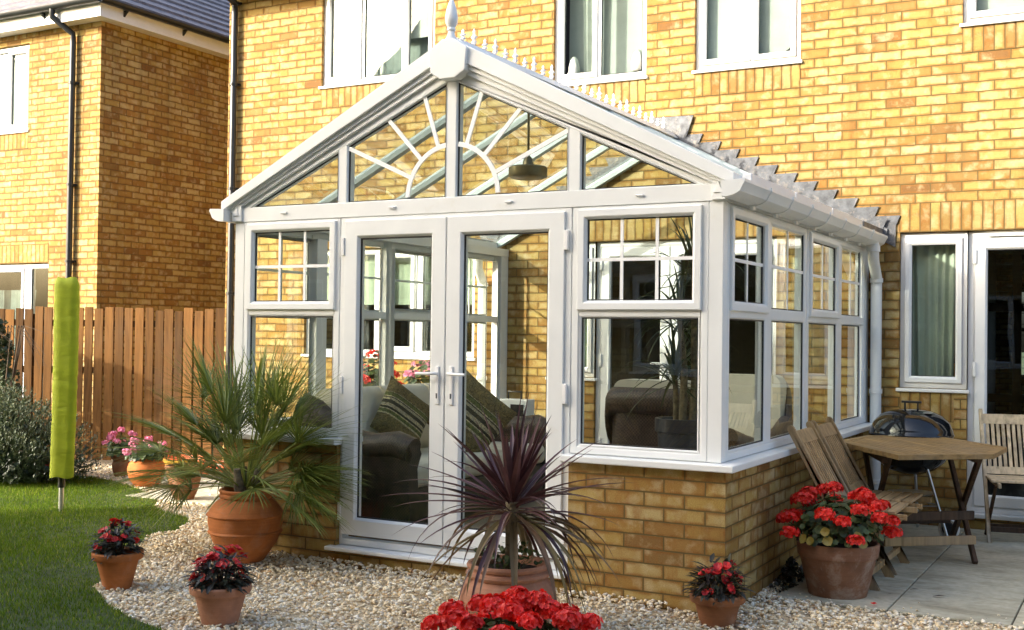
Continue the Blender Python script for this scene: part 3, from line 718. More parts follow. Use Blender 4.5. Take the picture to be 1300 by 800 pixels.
# doors and sidelight between conservatory and house
f=hwin(-2.84,-2.39,1.05,2.245,[(-2.79,-2.44,True)]); backing(f,'curtain',-2.83,-2.40,1.08,2.22,'curtain',.16,.02,46,9)
pdoor(-2.39,-.77,.16,2.245,-1.70)
f=hwin(-5.62,-3.62,1.20,2.245,[(-5.57,-4.78,False),(-4.69,-4.32,True),(-4.22,-3.67,False)]); backing(f,'blind',-5.6,-3.64,1.7,2.22,'curtain',.14,.01,30,10)
f=hwin(3.6,4.8,1.05,2.245,[(3.655,4.18,True),(4.22,4.745,False)])
# leaded window in the far wall and an inner glazed door seen dimly through the patio door
b=MB(); b.box(.3-L.x,.36-L.x,7.98,8.04,.9,2.15); b.box(1.54-L.x,1.6-L.x,7.98,8.04,.9,2.15); b.box(.36-L.x,1.54-L.x,7.98,8.04,2.09,2.15); b.box(.36-L.x,1.54-L.x,7.98,8.04,.9,.96); b.box(.36-L.x,1.54-L.x,7.99,8.03,1.55,1.60)
for x in np.arange(.5,1.5,.12): b.box(x-L.x-.004,x-L.x+.004,8.0,8.01,.96,2.09)
for z in np.arange(1.05,2.05,.15): b.box(.36-L.x,1.54-L.x,8.0,8.01,z-.004,z+.004)
b.build('far_window_frame',M['woodpanel'],house)
b=MB()
for z in (.86,1.75): b.box(.1-L.x,2.8-L.x,3.0,3.06,z-.04,z+.04)
b.box(.72-L.x,.80-L.x,3.0,3.06,.1,2.3); b.box(.1-L.x,.30-L.x,3.0,3.06,.1,2.6)
b.build('inner_door_frame',M['woodpanel'],house)

# ------------------------------------------------------------------ neighbour house
NY=3.80; NX=-8.82
nb=thing('neighbour_house','yellow brick house behind the fence, with dark gutter and hipped grey roof','house',(NX,NY,0))
L2=nb.location; P2=lambda u,v,w_:(u-L2.x,w_-L2.y,v)
ZN=5.025; ND=7.0; NX0=-16.5
nh=[(-11.5,-10.05,3.83,4.89),(-11.6,-9.64,.12,2.21)]
b=MB(); holewall(b,P2,NX0,NX,-.1,ZN,NY,NY+.11,nh)
b.box(-.1,0,.112,ND,-.1,ZN); b.box(NX0-NX,NX0-NX+.1,.112,ND,-.1,ZN); b.box(NX0-NX,0,ND+.002,ND+.1,-.1,ZN)
o=b.build('wall',M['brick'],nb,uvproj=True)
for l in o.data.uv_layers[0].data: l.uv=(l.uv[0]+.05,l.uv[1])
for a,c,z0,z1 in ((-11.5,-10.05,3.605,3.803),(-11.6,-9.64,2.213,2.44)):
    s=MB(); s.prism(rect(a,c,z0,z1),NY-.0025,NY+.05,P2); o=s.build('soldier_course',M['soldier'],nb,uvproj='soldier')
    for l in o.data.uv_layers[0].data: l.uv=(l.uv[0]-z0,l.uv[1])
wN=window(nb,P2,-11.5,-10.05,3.83,4.88,NY+.035,[(-11.44,-10.80,True),(-10.76,-10.48,False),(-10.44,-10.10,True)])
b=MB(); wavy(b,-11.44,-10.1,3.9,4.8,NY+.2,P2,.004,30,20,3); b.build('blind',M['voile'],wN,smooth=180)
wN=window(nb,P2,-11.6,-9.64,.12,2.2,NY+.035,[(-11.54,-11.0,True),(-10.95,-10.12,True),(-9.98,-9.69,False)],sill=False)
b=MB(); wavy(b,-11.5,-10.2,.2,1.9,NY+.3,P2,.03,40,40,4,-.3); b.build('curtain',M['voile'],wN,smooth=180)
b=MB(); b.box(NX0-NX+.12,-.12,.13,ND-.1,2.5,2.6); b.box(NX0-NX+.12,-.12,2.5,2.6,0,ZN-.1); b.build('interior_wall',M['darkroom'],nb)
# soffit, fascia, gutter
ov=.17
b=MB(); b.box(NX0-NX-ov,ov,-ov,0-.001,ZN-.012,ZN); b.box(.001,ov,0,ND+ov,ZN-.012,ZN)
b.box(NX0-NX-ov,ov+.02,-ov-.02,-ov,ZN-.02,ZN+.19); b.box(ov,ov+.02,-ov,ND+ov,ZN-.02,ZN+.19)
b.build('fascia',M['fascia'],nb,bevel=.004)
b=MB()
gz=ZN+.17
def halfgut(b,a,c,r=.055):
    a=Vector(a);c=Vector(c);d=(c-a).normalized();sx=d.cross(Vector((0,0,1)))
    vs=[];n=10
    for p in (a,c):
        for rr in (r,r-.006):
            for k in range(n+1):
                t=math.pi+math.pi*k/n; vs.append(p+sx*math.cos(t)*rr+Vector((0,0,1))*math.sin(t)*rr)
    m=n+1; fs=[]
    for k in range(n): fs+= [(k,k+1,2*m+k+1,2*m+k),(m+k,3*m+k,3*m+k+1,m+k+1),(k,m+k,m+k+1,k+1),(2*m+k,2*m+k+1,3*m+k+1,3*m+k)]
    fs+=[(0,2*m,3*m,m),(n,m+n,3*m+n,2*m+n)]
    b.add(vs,fs)
halfgut(b,(NX0-NX-ov,-ov-.08,gz),(ov+.08,-ov-.08,gz)); halfgut(b,(ov+.08,-ov-.08,gz),(ov+.08,ND+ov,gz))
b.build('gutter',M['blackplastic'],nb,smooth=40)
for x in np.arange(-7.4,.1,.95): b=MB(); b.prism([(-.02,.0),(-.09,.0),(-.02,-.07)],x,x+.025,lambda u,v,w_:(w_,u-ov,v+gz-.05)); b.build('gutter_bracket',M['blackplastic'],nb)
for y in np.arange(.15,6.8,.95): b=MB(); b.prism([(.02,.0),(.09,.0),(.02,-.07)],y,y+.025,lambda u,v,w_:(u+ov,w_,v+gz-.05)); b.build('gutter_bracket',M['blackplastic'],nb)
b=MB(); px=-9.23-NX
b.tube([(px-.13,-ov-.08,gz-.04),(px-.13,-ov-.08,gz-.13),(px,-.055,gz-.30),(px,-.055,gz-.40),(px,-.055,0)],.036,14); b.build('downpipe',M['blackplastic'],nb,smooth=40)
for z in (4.3,3.1,2.2,1.2):
    b=MB(); b.lathe([(.038,0),(.045,.002),(.045,.03),(.038,.032)],px,-.055,z,14); b.box(px-.06,px+.06,-.03,-.001,z+.004,z+.028); b.build('pipe_bracket',M['blackplastic'],nb,smooth=40)
# hipped roof as courses of tiles
b=MB(); W_=-(NX0-NX)+2*ov+.1; hipd=(ND+2*ov)/2
def course(t0,t1):
    # ring of the hip roof between inset t0 and t1 ; slope 32 deg
    k=math.tan(R(33)); x0,x1,y0,y1=NX0-NX-ov-.05,ov+.05,-ov-.05,ND+ov+.05
    z0=gz+.02+t0*k; z1=gz+.02+t1*k
    A=[(x0+t0,y0+t0,z0),(x1-t0,y0+t0,z0),(x1-t0,y1-t0,z0),(x0+t0,y1-t0,z0)]
    T=.034
    lo=A; up=[(x0+t0,y0+t0,z0+T),(x1-t0,y0+t0,z0+T),(x1-t0,y1-t0,z0+T),(x0+t0,y1-t0,z0+T)]
    hi=[(x0+t1,y0+t1,z1),(x1-t1,y0+t1,z1),(x1-t1,y1-t1,z1),(x0+t1,y1-t1,z1)]
    b.add(lo+up+hi,[(i,(i+1)%4,4+(i+1)%4,4+i) for i in range(4)]+[(4+i,4+(i+1)%4,8+(i+1)%4,8+i) for i in range(4)])
t=0
while t<3.55: course(t,t+.262); t+=.25
b.build('roof',M['tile_roof'],nb)

# ------------------------------------------------------------------ house behind the camera (reflected in glass, casts the garden shade)
bh=thing('terrace_house','tall brick house across the garden, behind the viewpoint','house',(-12.55,-7.,0))
LB=bh.location; P3=lambda u,v,w_:(u-LB.x,w_-LB.y,v)
BE=6.2; BR=9.95; BX0,BX1=-12.55,12.5; BY0,BY1=-15.,-7.
bholes=[(x,x+1.2,z,z+1.15) for x in np.arange(-12.2,10.5,2.9) for z in (1.0,3.6)]
b=MB(); holewall(b,P3,BX0,BX1,-.1,BE,BY1,BY1-.11,bholes)
b.box(0,.1,BY0-BY1,-.12,-.1,BE); b.box(BX1-BX0-.1,BX1-BX0,BY0-BY1,-.12,-.1,BE); b.box(0,BX1-BX0,BY0-BY1,BY0-BY1+.1,-.1,BE)
for x in (0,BX1-BX0-.1):
    b.add([(x,BY0-BY1,BE),(x,0,BE),(x,(BY0-BY1)/2,BR),(x+.1,BY0-BY1,BE),(x+.1,0,BE),(x+.1,(BY0-BY1)/2,BR)],[(0,1,2),(5,4,3),(0,2,5,3),(1,4,5,2)])
b.build('wall',M['brick'],bh,uvproj=True)
b=MB(); vs=[(-.25,.3,BE-.1),(BX1-BX0+.25,.3,BE-.1),(BX1-BX0+.25,(BY0-BY1)/2,BR+.1),(-.25,(BY0-BY1)/2,BR+.1),(-.25,BY0-BY1-.3,BE-.1),(BX1-BX0+.25,BY0-BY1-.3,BE-.1)]
vs2=[(x,y,z+.1) for x,y,z in vs]
b.add(vs+vs2,[(0,1,2,3),(3,2,5,4),(6,9,8,7),(9,10,11,8),(0,6,7,1),(4,5,11,10),(0,3,9,6),(3,4,10,9),(1,7,8,2),(2,8,11,5)]); b.build('roof',M['tile_roof'],bh)
for h in bholes: window(bh,P3,h[0],h[1],h[2],h[3],BY1-.03,[(h[0]+.05,h[0]+.58,True),(h[0]+.62,h[1]-.05,False)],sgn=-1)
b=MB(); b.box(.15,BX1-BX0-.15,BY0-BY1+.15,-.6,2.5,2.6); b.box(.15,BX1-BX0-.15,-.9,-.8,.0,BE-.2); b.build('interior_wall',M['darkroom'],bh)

# ------------------------------------------------------------------ the conservatory
cons=thing('conservatory','white framed glass conservatory with gable front and finial on a low brick wall','conservatory',(0,0,0))
FE=.036; XL,XR=-3.336,-.036; CX=-1.693
def dwarf(poly,z0,z1):
    b=MB(); b.prism(poly,z0,z1,lambda u,v,w_:(u,v,w_)); o=b.build('dwarf_wall',M['brick_low'],cons)
    me=o.data; uvl=me.uv_layers.new(name='UVMap')
    for p in me.polygons:
        n=p.normal
        for li in p.loop_indices:
            v=me.vertices[me.loops[li].vertex_index].co
            if abs(n.z)>.7: uv=(v.x,v.y)
            elif abs(n.x)>abs(n.y): uv=(v.y-.1075,v.z)
            else: uv=(v.x-.005,v.z)
            uvl.data[li].uv=(uv[0]+22.5,uv[1]+1.5)
    return o
dwarf([(-.89,0),(0,0),(0,D-.003),(-.24,D-.003),(-.24,.24),(-.89,.24)],-.12,.735)
dwarf([(-3.372,0),(-2.4627,0),(-2.4627,.24),(-3.13,.24),(-3.13,D-.003),(-3.372,D-.003)],-.12,.735)
dwarf([(-2.4607,0),(-.892,0),(-.892,.24),(-2.4607,.24)],-.12,.095)
b=MB(); b.box(-3.128,-.242,.242,D-.06,-.1,.15); b.build('floor',M['floor'],cons)
# cills
def cill(poly,z0=.735,z1=.772):
    b=MB(); b.prism(poly,z0,z1,lambda u,v,w_:(u,v,w_)); return b.build('cill',M['upvc'],cons,bevel=.006)
cill([(-.925,-.05),(.055,-.05),(.055,D-.004),(-.25,D-.004),(-.25,.25),(-.925,.25)])
cill([(-3.425,-.05),(-2.445,-.05),(-2.445,.25),(-3.12,.25),(-3.12,D-.004),(-3.425,D-.004)])
b=MB(); b.box(-2.51,-.895,-.055,.12,.098,.122); b.build('threshold',M['upvc'],cons,bevel=.006)
# structural frame
b=MB(); Z0=.774
for x0,x1 in ((-.112,XR),(XL,-3.26)):
    b.box(x0,x1,FE,.112,Z0,2.19)
b.box(XL-.004,XR+.004,FE-.004,.11,2.131,2.222)
for x0,x1 in ((-.112,XR+.003),(XL-.003,-3.26)):
    b.box(x0,x1,.1125,D-.004,2.131,2.20); b.box(x0+.003,x1-.003,3.472,D-.005,Z0,2.13)
b.box(-2.487,-2.4815,FE+.004,.1,.125,2.13); b.box(-.903,-.8975,FE+.004,.1,.125,2.13)
b.build('frame',M['upvc'],cons,bevel=.003)
def cwin(P,w,sgn,u0,u1,v0,v1,lights,fw=.05):
    """lights: dict(u0,u1,v0,v1,open,bars(nu,nv))"""
    Q=lambda u,v,d:P(u,v,w+sgn*d)
    b=MB(); b.ring(rect(u0,u1,v0,v1),[(0,.065),(0,.004),(.004,0),(fw-.016,0),(fw-.012,.002),(fw,.014),(fw,.065)],Q)
    # transoms and mullions between lights
    us=sorted(set((l['u0'],l['u1']) for l in lights)); 
    for i in range(len(us)-1): b.prism(rect(us[i][1],us[i+1][0],v0+fw*.9,v1-fw*.9),.002,.063,Q)
    vs=sorted(set((l['v0'],l['v1']) for l in lights))
    b.prism(rect(u0+fw*.9,u1-fw*.9,vs[0][1],vs[1][0]),.001,.064,Q)
    fr=b.build('window',M['upvc'],cons)
    for l in lights:
        a,c,d,e=l['u0'],l['u1'],l['v0'],l['v1']
        if l['open']:
            o=.012; k=l.get('st',.052); sb=MB()
            sb.ring(rect(a-o,c+o,d-o-.008,e+o),[(0,.01),(0,-.012),(.004,-.017),(k-.016,-.017),(k-.012,-.015),(k,-.002),(k,.03)],Q)
            sb.build('sash',M['upvc'],fr); a+=k-o;c-=k-o;d+=k-o-.008;e-=k-o
        else:
            sb=MB(); sb.ring(rect(a,c,d,e),[(0,.002),(.006,.004),(.012,.014)],Q); sb.build('bead',M['upvc'],fr); a+=.010;c-=.010;d+=.010;e-=.010
        g=MB(); g.ring(rect(a,c,d,e),[(0,.010),(.005,.008),(.007,.018)],Q); g.build('gasket',M['gasket'],fr)
        p=MB(); p.add([Q(u,v,.016) for u,v in rect(a,c,d,e)],[(0,1,2,3)]); p.build('pane',M['glass'],fr)
        if l.get('bars'):
            nu,nv=l['bars']; g=MB()
            for i in range(1,nu+1): x=a+(c-a)*i/(nu+1); g.prism(rect(x-.009,x+.009,d,e),.009,.0145,Q)
            for i in range(1,nv+1): z=d+(e-d)*i/(nv+1); g.prism(rect(a,c,z-.009,z+.009),.0085,.015,Q)
            g.build('glazing_bars',M['bars'],fr)
    return fr
T0,T1=1.532,1.583
cwin(PX,FE,1,-.897,-.113,.775,2.129,[dict(u0=-.851,u1=-.161,v0=.82,v1=T0,open=0),dict(u0=-.851,u1=-.161,v0=T1,v1=2.10,open=1,bars=(2,1))])
cwin(PX,FE,1,-3.259,-2.488,.775,2.129,[dict(u0=-3.215,u1=-2.530,v0=.82,v1=T0,open=0),dict(u0=-3.215,u1=-2.530,v0=T1,v1=2.10,open=1,bars=(2,1))])
for side in (0,1):
    w_=XR if side==0 else XL; sg=-1 if side==0 else 1
    for y0,y1,a0,a1,b0,b1 in ((.114,1.716,.155,.815,.930,1.672),(1.735,3.470,1.785,2.560,2.700,3.325)):
        cwin(PY,w_,sg,y0,y1,.775,2.129,[dict(u0=a0,u1=a1,v0=.82,v1=T0,open=0),dict(u0=a0,u1=a1,v0=T1,v1=2.10,open=1,bars=(1,1)),
            dict(u0=b0,u1=b1,v0=.82,v1=T0,open=0),dict(u0=b0,u1=b1,v0=T1,v1=2.10,open=0,bars=(1,1))])
# french doors
Q=lambda u,v,d:(u,FE+d,v)
b=MB(); b.ring(rect(-2.481,-.904,.125,2.13),[(0,.065),(0,.003),(.003,0),(.036,0),(.040,.004),(.040,.065)],Q); dfr=b.build('door_frame',M['upvc'],cons)
for a,c,hs in ((-2.444,-1.7125,1),(-1.7065,-.942,-1)):
    b=MB(); k=.107
    b.ring(rect(a,c,.190,2.108),[(0,.03),(0,-.010),(.004,-.014),(k-.016,-.014),(k-.012,-.012),(k,.002),(k,.05)],Q); leaf=b.build('french_door',M['upvc'],cons)
    g=MB(); g.ring(rect(a+k-.001,c-k+.001,.190+k,2.108-k),[(0,.008),(.007,.006),(.009,.016)],Q); g.build('gasket',M['gasket'],leaf)
    p=MB(); p.add([Q(u,v,.014) for u,v in rect(a+k,c-k,.190+k,2.108-k)],[(0,1,2,3)]); p.build('pane',M['glass'],leaf)
    hx=c-.045 if hs==1 else a+.045
    h=MB(); h.prism(rect(hx-.013,hx+.013,1.01,1.235),-.024,-.014,Q); h.build('handle_plate',M['upvc_house'],leaf,bevel=.005)
    h=MB(); h.tube([Q(hx,1.19,-.02),Q(hx,1.19,-.058),Q(hx-hs*.012,1.19,-.064),Q(hx-hs*.12,1.188,-.064)],[.010,.010,.010,.008],10); h.build('handle',M['upvc_house'],leaf,smooth=50)
    h=MB(); h.prism(rect(hx-.004,hx+.004,1.045,1.075),-.0255,-.024,Q); h.build('keyhole',M['gasket'],leaf)
    xx=a-.012 if hs==1 else c+.012
    for z in (.33,1.10,1.95): hh=MB(); hh.prism(rect(xx-.012,xx+.012,z-.055,z+.055),-.022,-.001,Q); hh.build('hinge',M['upvc_house'],leaf,bevel=.004)
for x in (-2.93,-2.10,-1.30,-.50): b=MB(); b.tube([(x-.022,FE-.003,2.18),(x-.02,FE-.014,2.178),(x+.02,FE-.014,2.178),(x+.022,FE-.003,2.18)],.005,6); b.build('drain_cap',M['upvc_house'],cons,smooth=50)
# gable
G=lambda t:2.912-.4557*t
U=lambda t:3.155-.515*t
def Lk(t,k): return G(t)+(U(t)-G(t))*k
ZB=2.226
polys=[[(-3.155,ZB),(-2.520,ZB),(-2.520,G(.825))],
       [(-2.440,ZB),(-1.737,ZB),(-1.737,G(.042)),(-2.440,G(.745))],
       [(-1.655,ZB),(-.941,ZB),(-.941,G(.754)),(-1.655,G(.040))],
       [(-.853,ZB),(-.220,ZB),(-.853,G(.842))]]
polys[0][0]=(CX-(2.912-ZB)/.4557+.0,ZB); polys[3][1]=(CX+(2.912-ZB)/.4557,ZB)
for pl in polys:
    b=MB(); outer=inset(pl,-.012); b.ring(outer,[(0,.05),(0,.004),(.004,.0),(.012,.012),(.012,.06)],Q); gw=b.build('gable_window',M['upvc'],cons)
    g=MB(); g.ring(pl,[(0,.014),(.005,.012),(.007,.022)],Q); g.build('gasket',M['gasket'],gw)
    p=MB(); p.add([Q(u,v,.020) for u,v in pl],[tuple(range(len(pl)))]); p.build('pane',M['glass'],gw)
# sunburst bars in the two middle panes
b=MB(); cz=2.226; r0=.30
def arcbar(a0,a1,r,wd,n=24):
    for i in range(n):
        t0=a0+(a1-a0)*i/n; t1=a0+(a1-a0)*(i+1)/n
        poly=[(CX+r*math.cos(t0),cz+r*math.sin(t0)),(CX+(r+wd)*math.cos(t0),cz+(r+wd)*math.sin(t0)),(CX+(r+wd)*math.cos(t1),cz+(r+wd)*math.sin(t1)),(CX+r*math.cos(t1),cz+r*math.sin(t1))]
        b.prism(poly,.009,.0175,Q)
arcbar(R(2),R(82),r0-.004,.028); arcbar(R(98),R(178),r0-.004,.028)
for ang in (24,47,72,108,133,156):
    a=R(ang); dx,dz=math.cos(a),math.sin(a)
    # length up to the pane edge
    tt=r0+.02
    while tt<1.2:
        x=CX+dx*tt; z=cz+dz*tt
        if z>G(abs(x-CX))-.0 or abs(x-CX)>(.742 if dx<0 else .750): break
        tt+=.004
    nx,nz=-dz*.0125,dx*.0125; p0=(CX+dx*(r0+.01),cz+dz*(r0+.01)); p1=(CX+dx*tt,cz+dz*tt)
    b.prism([(p0[0]+nx,p0[1]+nz),(p1[0]+nx,p1[1]+nz),(p1[0]-nx,p1[1]-nz),(p0[0]-nx,p0[1]-nz)],.0095,.018,Q)
b.build('sunburst_bars',M['bars'],cons)
# gable boards
for x0,x1,t in ((-2.508,-2.452,.79),(-1.725,-1.667,.0),(-.929,-.865,.80)): b=MB(); b.prism([(x0,2.2225),(x1,2.2225),(x1,G(abs(x1-CX))+.03),(x0,G(abs(x0-CX))+.03)],.003,.09,Q); b.build('gable_mullion',M['upvc'],cons,bevel=.002)
def slopeboard(k0,k1,w0,w1,name,tend=1.716,t0=0.,zlow=None):
    for s in (-1,1):
        b=MB(); pts=[(t0,Lk(t0,k0)+(.013 if k0==0 else 0)),(tend,Lk(tend,k0)+(.013 if k0==0 else 0)),(tend,Lk(tend,k1)),(t0,Lk(t0,k1))]
        if k0==0:
            tt=(2.912+.013-2.2225)/.4557; pts=[(t0,G(t0)+.013),(tt,2.2225),(1.64,2.2225),(1.64,Lk(1.64,k1)),(t0,Lk(t0,k1))]
        pts=[(CX+s*t,z) for t,z in pts]
        if s==-1: pts=pts[::-1]
        b.prism(pts,w0,w1,Q); b.build(name,M['upvc'],cons,bevel=.003)
slopeboard(0,.30,.002,.09,'gable_rafter')
slopeboard(.27,.43,-.018,.05,'bargeboard_trim',1.69)
slopeboard(.42,.56,-.032,.05,'bargeboard_trim',1.70)
slopeboard(.555,1.0,-.052,.10,'bargeboard',1.725)
b=MB(); hx=[(-.118,2.945),(-.05,2.905),(.05,2.905),(.118,2.945),(.130,3.075),(.04,3.136),(-.04,3.136),(-.130,3.075)]
b.prism([(CX+.01+u,v) for u,v in hx],-.075,.05,Q); b.build('apex_block',M['upvc'],cons,bevel=.006)
b=MB(); b.lathe([(.034,0),(.034,.012),(.024,.03),(.018,.055),(.026,.062),(.026,.070),(.022,.078),(.036,.105),(.038,.14),(.031,.18),(.017,.225),(.006,.25),(0,.253)],CX+.012,0.,3.13,20); b.build('finial',M['upvc'],cons,smooth=45)
# corner caps of the barge
for s,x in ((1,XR-.06),(-1,XL-.015)):
    b=MB(); b.box(x,x+.075,FE-.020,FE-.0045,2.135,2.26); b.prism([(x+.012,2.17),(x+.062,2.17),(x+.037,2.235)],-.026,-.0201,Q); b.build('corner_cap',M['upvc'],cons,bevel=.003)
# roof: glass, bars, ridge, eaves
ys=[.08,.78,1.48,2.18,2.88,D-.03]
for s in (1,-1):
    f=lambda t,y,dz=0:(CX+s*t,y,U(t)+dz)
    for i in range(5):
        b=MB(); b.add([f(.05,ys[i],-.045),f(1.70,ys[i],-.045),f(1.70,ys[i+1],-.045),f(.05,ys[i+1],-.045)],[(0,1,2,3)]); b.build('roof_pane',M['glass_roof'],cons)
    for y in ys:
        b=MB(); b.add([f(.02,y-.028,-.085),f(1.71,y-.028,-.085),f(1.71,y+.028,-.085),f(.02,y+.028,-.085),f(.02,y-.028,-.048),f(1.71,y-.028,-.048),f(1.71,y+.028,-.048),f(.02,y+.028,-.048)],[(0,1,2,3),(7,6,5,4),(0,4,5,1),(1,5,6,2),(2,6,7,3),(3,7,4,0)])
        b.add([f(.02,y-.02,-.044),f(1.71,y-.02,-.044),f(1.71,y+.02,-.044),f(.02,y+.02,-.044),f(.02,y-.012,-.022),f(1.71,y-.012,-.022),f(1.71,y+.012,-.022),f(.02,y+.012,-.022)],[(0,1,2,3),(7,6,5,4),(0,4,5,1),(1,5,6,2),(2,6,7,3),(3,7,4,0)])
        b.build('roof_bar',M['roofbar'],cons)
    # eaves beam and closure trims
    x0=CX+s*1.66; x1=CX+s*1.712
    b=MB(); b.box(min(x0,x1),max(x0,x1),.12,D-.01,2.205,2.262); b.build('eaves_beam',M['upvc'],cons)
    b=MB()
    for a,c in ((.16,1.02),(1.05,1.93),(1.96,2.86)): 
        xa,xb=sorted((CX+s*1.715,CX+s*1.765)); b.box(xa,xb,a,c,2.222,2.283)
    b.build('eaves_trim',M['upvc_house'],cons,bevel=.006)
    b=MB(); xa,xb=sorted((CX+s*1.715,CX+s*1.77)); b.box(xa,xb,2.89,D-.01,2.220,2.280); b.build('eaves_flashing',M['lead'],cons,bevel=.004)
    # ogee gutter
    b=MB(); gq=lambda L_: [(u,2.135+(v-2.176)*.82) for u,v in L_]
    pr=gq([(.0,2.272),(.012,2.272),(.014,2.215),(.045,2.197),(.075,2.212),(.088,2.240),(.104,2.262),(.112,2.262),(.112,2.278),(.122,2.280),(.124,2.262),(.112,2.240),(.098,2.205),(.070,2.186),(.040,2.176),(.0,2.176)])
    if s==-1: pr=pr[::-1]
    ox=XR+.034 if s==1 else XL-.034
    gf=-.11 if s==1 else -.04
    b.prism([(ox+s*u,v) for u,v in pr],gf,D-.08,lambda u,v,w_:(u,w_,v)); b.build('gutter',M['upvc'],cons,smooth=25)
    b=MB(); b.prism([(ox+s*u,v) for u,v in (pr if s==1 else pr)],-.0,1,lambda u,v,w_:(u,w_,v)) if False else None
    cap=gq([(0,2.272),(.112,2.278),(.124,2.262),(.112,2.240),(.098,2.205),(.070,2.186),(.040,2.176),(.0,2.176)])
    c2=MB(); c2.prism([(ox+s*u,v) for u,v in cap],gf-.004,gf+.002,lambda u,v,w_:(u,w_,v)); c2.build('gutter_end',M['upvc'],cons)
    for y in np.arange(.35,3.4,.44):
        c3=MB(); out=gq([(.0,2.170),(.042,2.170),(.073,2.180),(.102,2.201),(.118,2.238),(.130,2.262),(.128,2.286),(.108,2.284),(.108,2.262),(.085,2.225),(.06,2.2),(.0,2.19)])
        c3.prism([(ox+s*u,v) for u,v in out],y,y+.032,lambda u,v,w_:(u,w_,v)); c3.box(ox+s*.02-.008,ox+s*.02+.008,y-.004,y+.036,2.110,2.131); c3.build('gutter_bracket',M['upvc'],cons)
    dx=ox+s*.055; ex=.035 if s==1 else -3.50
    c4=MB(); c4.tube([(dx,3.33,2.16),(dx,3.33,2.08),(dx+(ex-dx)*.3,3.37,2.02),(ex,D-.06,1.90),(ex,D-.06,1.82),(ex,D-.06,.03)],.042,18); c4.build('downpipe',M['upvc'],cons,smooth=40)
    for z in (1.86,1.0,.3): c5=MB(); c5.lathe([(.043,0),(.050,.002),(.050,.035),(.043,.037)],ex,D-.06,z,16); c5.build('pipe_socket',M['upvc'],cons,smooth=40)
    c5=MB(); c5.lathe([(.044,0),(.051,.002),(.051,.05),(.044,.052)],dx,3.33,2.085,16); c5.build('pipe_socket',M['upvc'],cons,smooth=40)
b=MB(); b.prism([(CX-.075,3.105),(CX+.075,3.105),(CX+.03,3.155),(CX-.03,3.155)],.07,D-.01,lambda u,v,w_:(u,w_,v)); b.prism([(CX-.05,3.0),(CX+.05,3.0),(CX+.05,3.10),(CX-.05,3.10)],.07,D-.01,lambda u,v,w_:(u,w_,v)); b.build('ridge',M['upvc'],cons,bevel=.004)
crest=simple('frosted_crest',(.80,.79,.77),.2,var=.05)
b=MB(); b.box(CX-.006,CX+.006,.08,D-.02,3.156,3.17); b.build('cresting_rail',crest,cons)
for i in range(26):
    y=.15+i*.131; h=1. if i%2 else .68
    b=MB(); pr=[(0,0),(.012,.005),(.022,.02),(.010,.035),(.026,.05),(.012,.062),(.008,.075),(.013,.085),(.004,.10),(0,.105)]
    b.lathe([(r*.95,z*h) for r,z in pr],CX,y,3.168,10,.45); b.build('crest',crest,cons,smooth=50)
# lead flashing stepped up the house wall
b=MB(); y0,y1=D-.012,D-.0035
PF=lambda u,v,w_:(u,w_,v)
for s in (1,-1):
    z=3.135; t=.285
    for k in range(11):
        tip=t+k*.161; zt=3.134-k*.0752
        lo=lambda tt:U(tt)-.06
        pts=[(tip-.24,zt),(tip,zt+.001),(tip-.035,zt-.078),(tip-.035,lo(tip-.035)-.0),(tip-.24,lo(tip-.24)-.0)]
        if pts[3][1]>pts[2][1]: pts=[(tip-.24,zt),(tip,zt+.001),(tip-.03,lo(tip)-.01),(tip-.24,lo(tip-.24)-.02)]
        yy=.0002*k
        b.prism([(CX+s*u,v) for u,v in pts],y0-yy,y1-yy*0-.0001*k,PF)
b.build('stepped_flashing',M['lead'],cons)
b=MB(); b.prism([(CX-.20,3.30),(CX+.205,3.295),(CX+.13,3.07),(CX-.12,3.07)],D-.022,D-.0165,PF); b.build('ridge_flashing',M['lead'],cons,bevel=.002)
# abutment strips of lead along the slope
for s in (1,-1):
    b=MB(); b.prism([(CX+s*.05,U(.05)-.02),(CX+s*1.80,U(1.80)-.02),(CX+s*1.80,U(1.80)+.055),(CX+s*.05,U(.05)+.035)],D-.03,D-.0235,PF); b.prism([(CX+s*1.66,2.34),(CX+s*1.80,2.36),(CX+s*1.74,2.21),(CX+s*1.66,2.21)],D-.036,D-.0305,PF); b.build('slope_flashing',M['lead'],cons)
# pendant light inside
pl=thing('pendant_light','bronze drum pendant light hanging on a rod under the conservatory ridge','light',(CX,1.0,2.45))
b=MB(); b.tube([(0,0,.60),(0,0,.13)],.009,8); b.build('rod',M['brass'],pl,smooth=50)
b=MB(); b.lathe([(.05,.0),(.05,.03),(.02,.04)],0,0,.56,16); b.build('ceiling_rose',M['brass'],pl,smooth=50)
b=MB(); b.lathe([(0,0),(.10,.0),(.125,.01),(.128,.02),(.128,.07),(.12,.078),(.04,.085),(.03,.13),(.012,.15)],0,0,0,32); b.build('shade',M['brass'],pl,smooth=40)

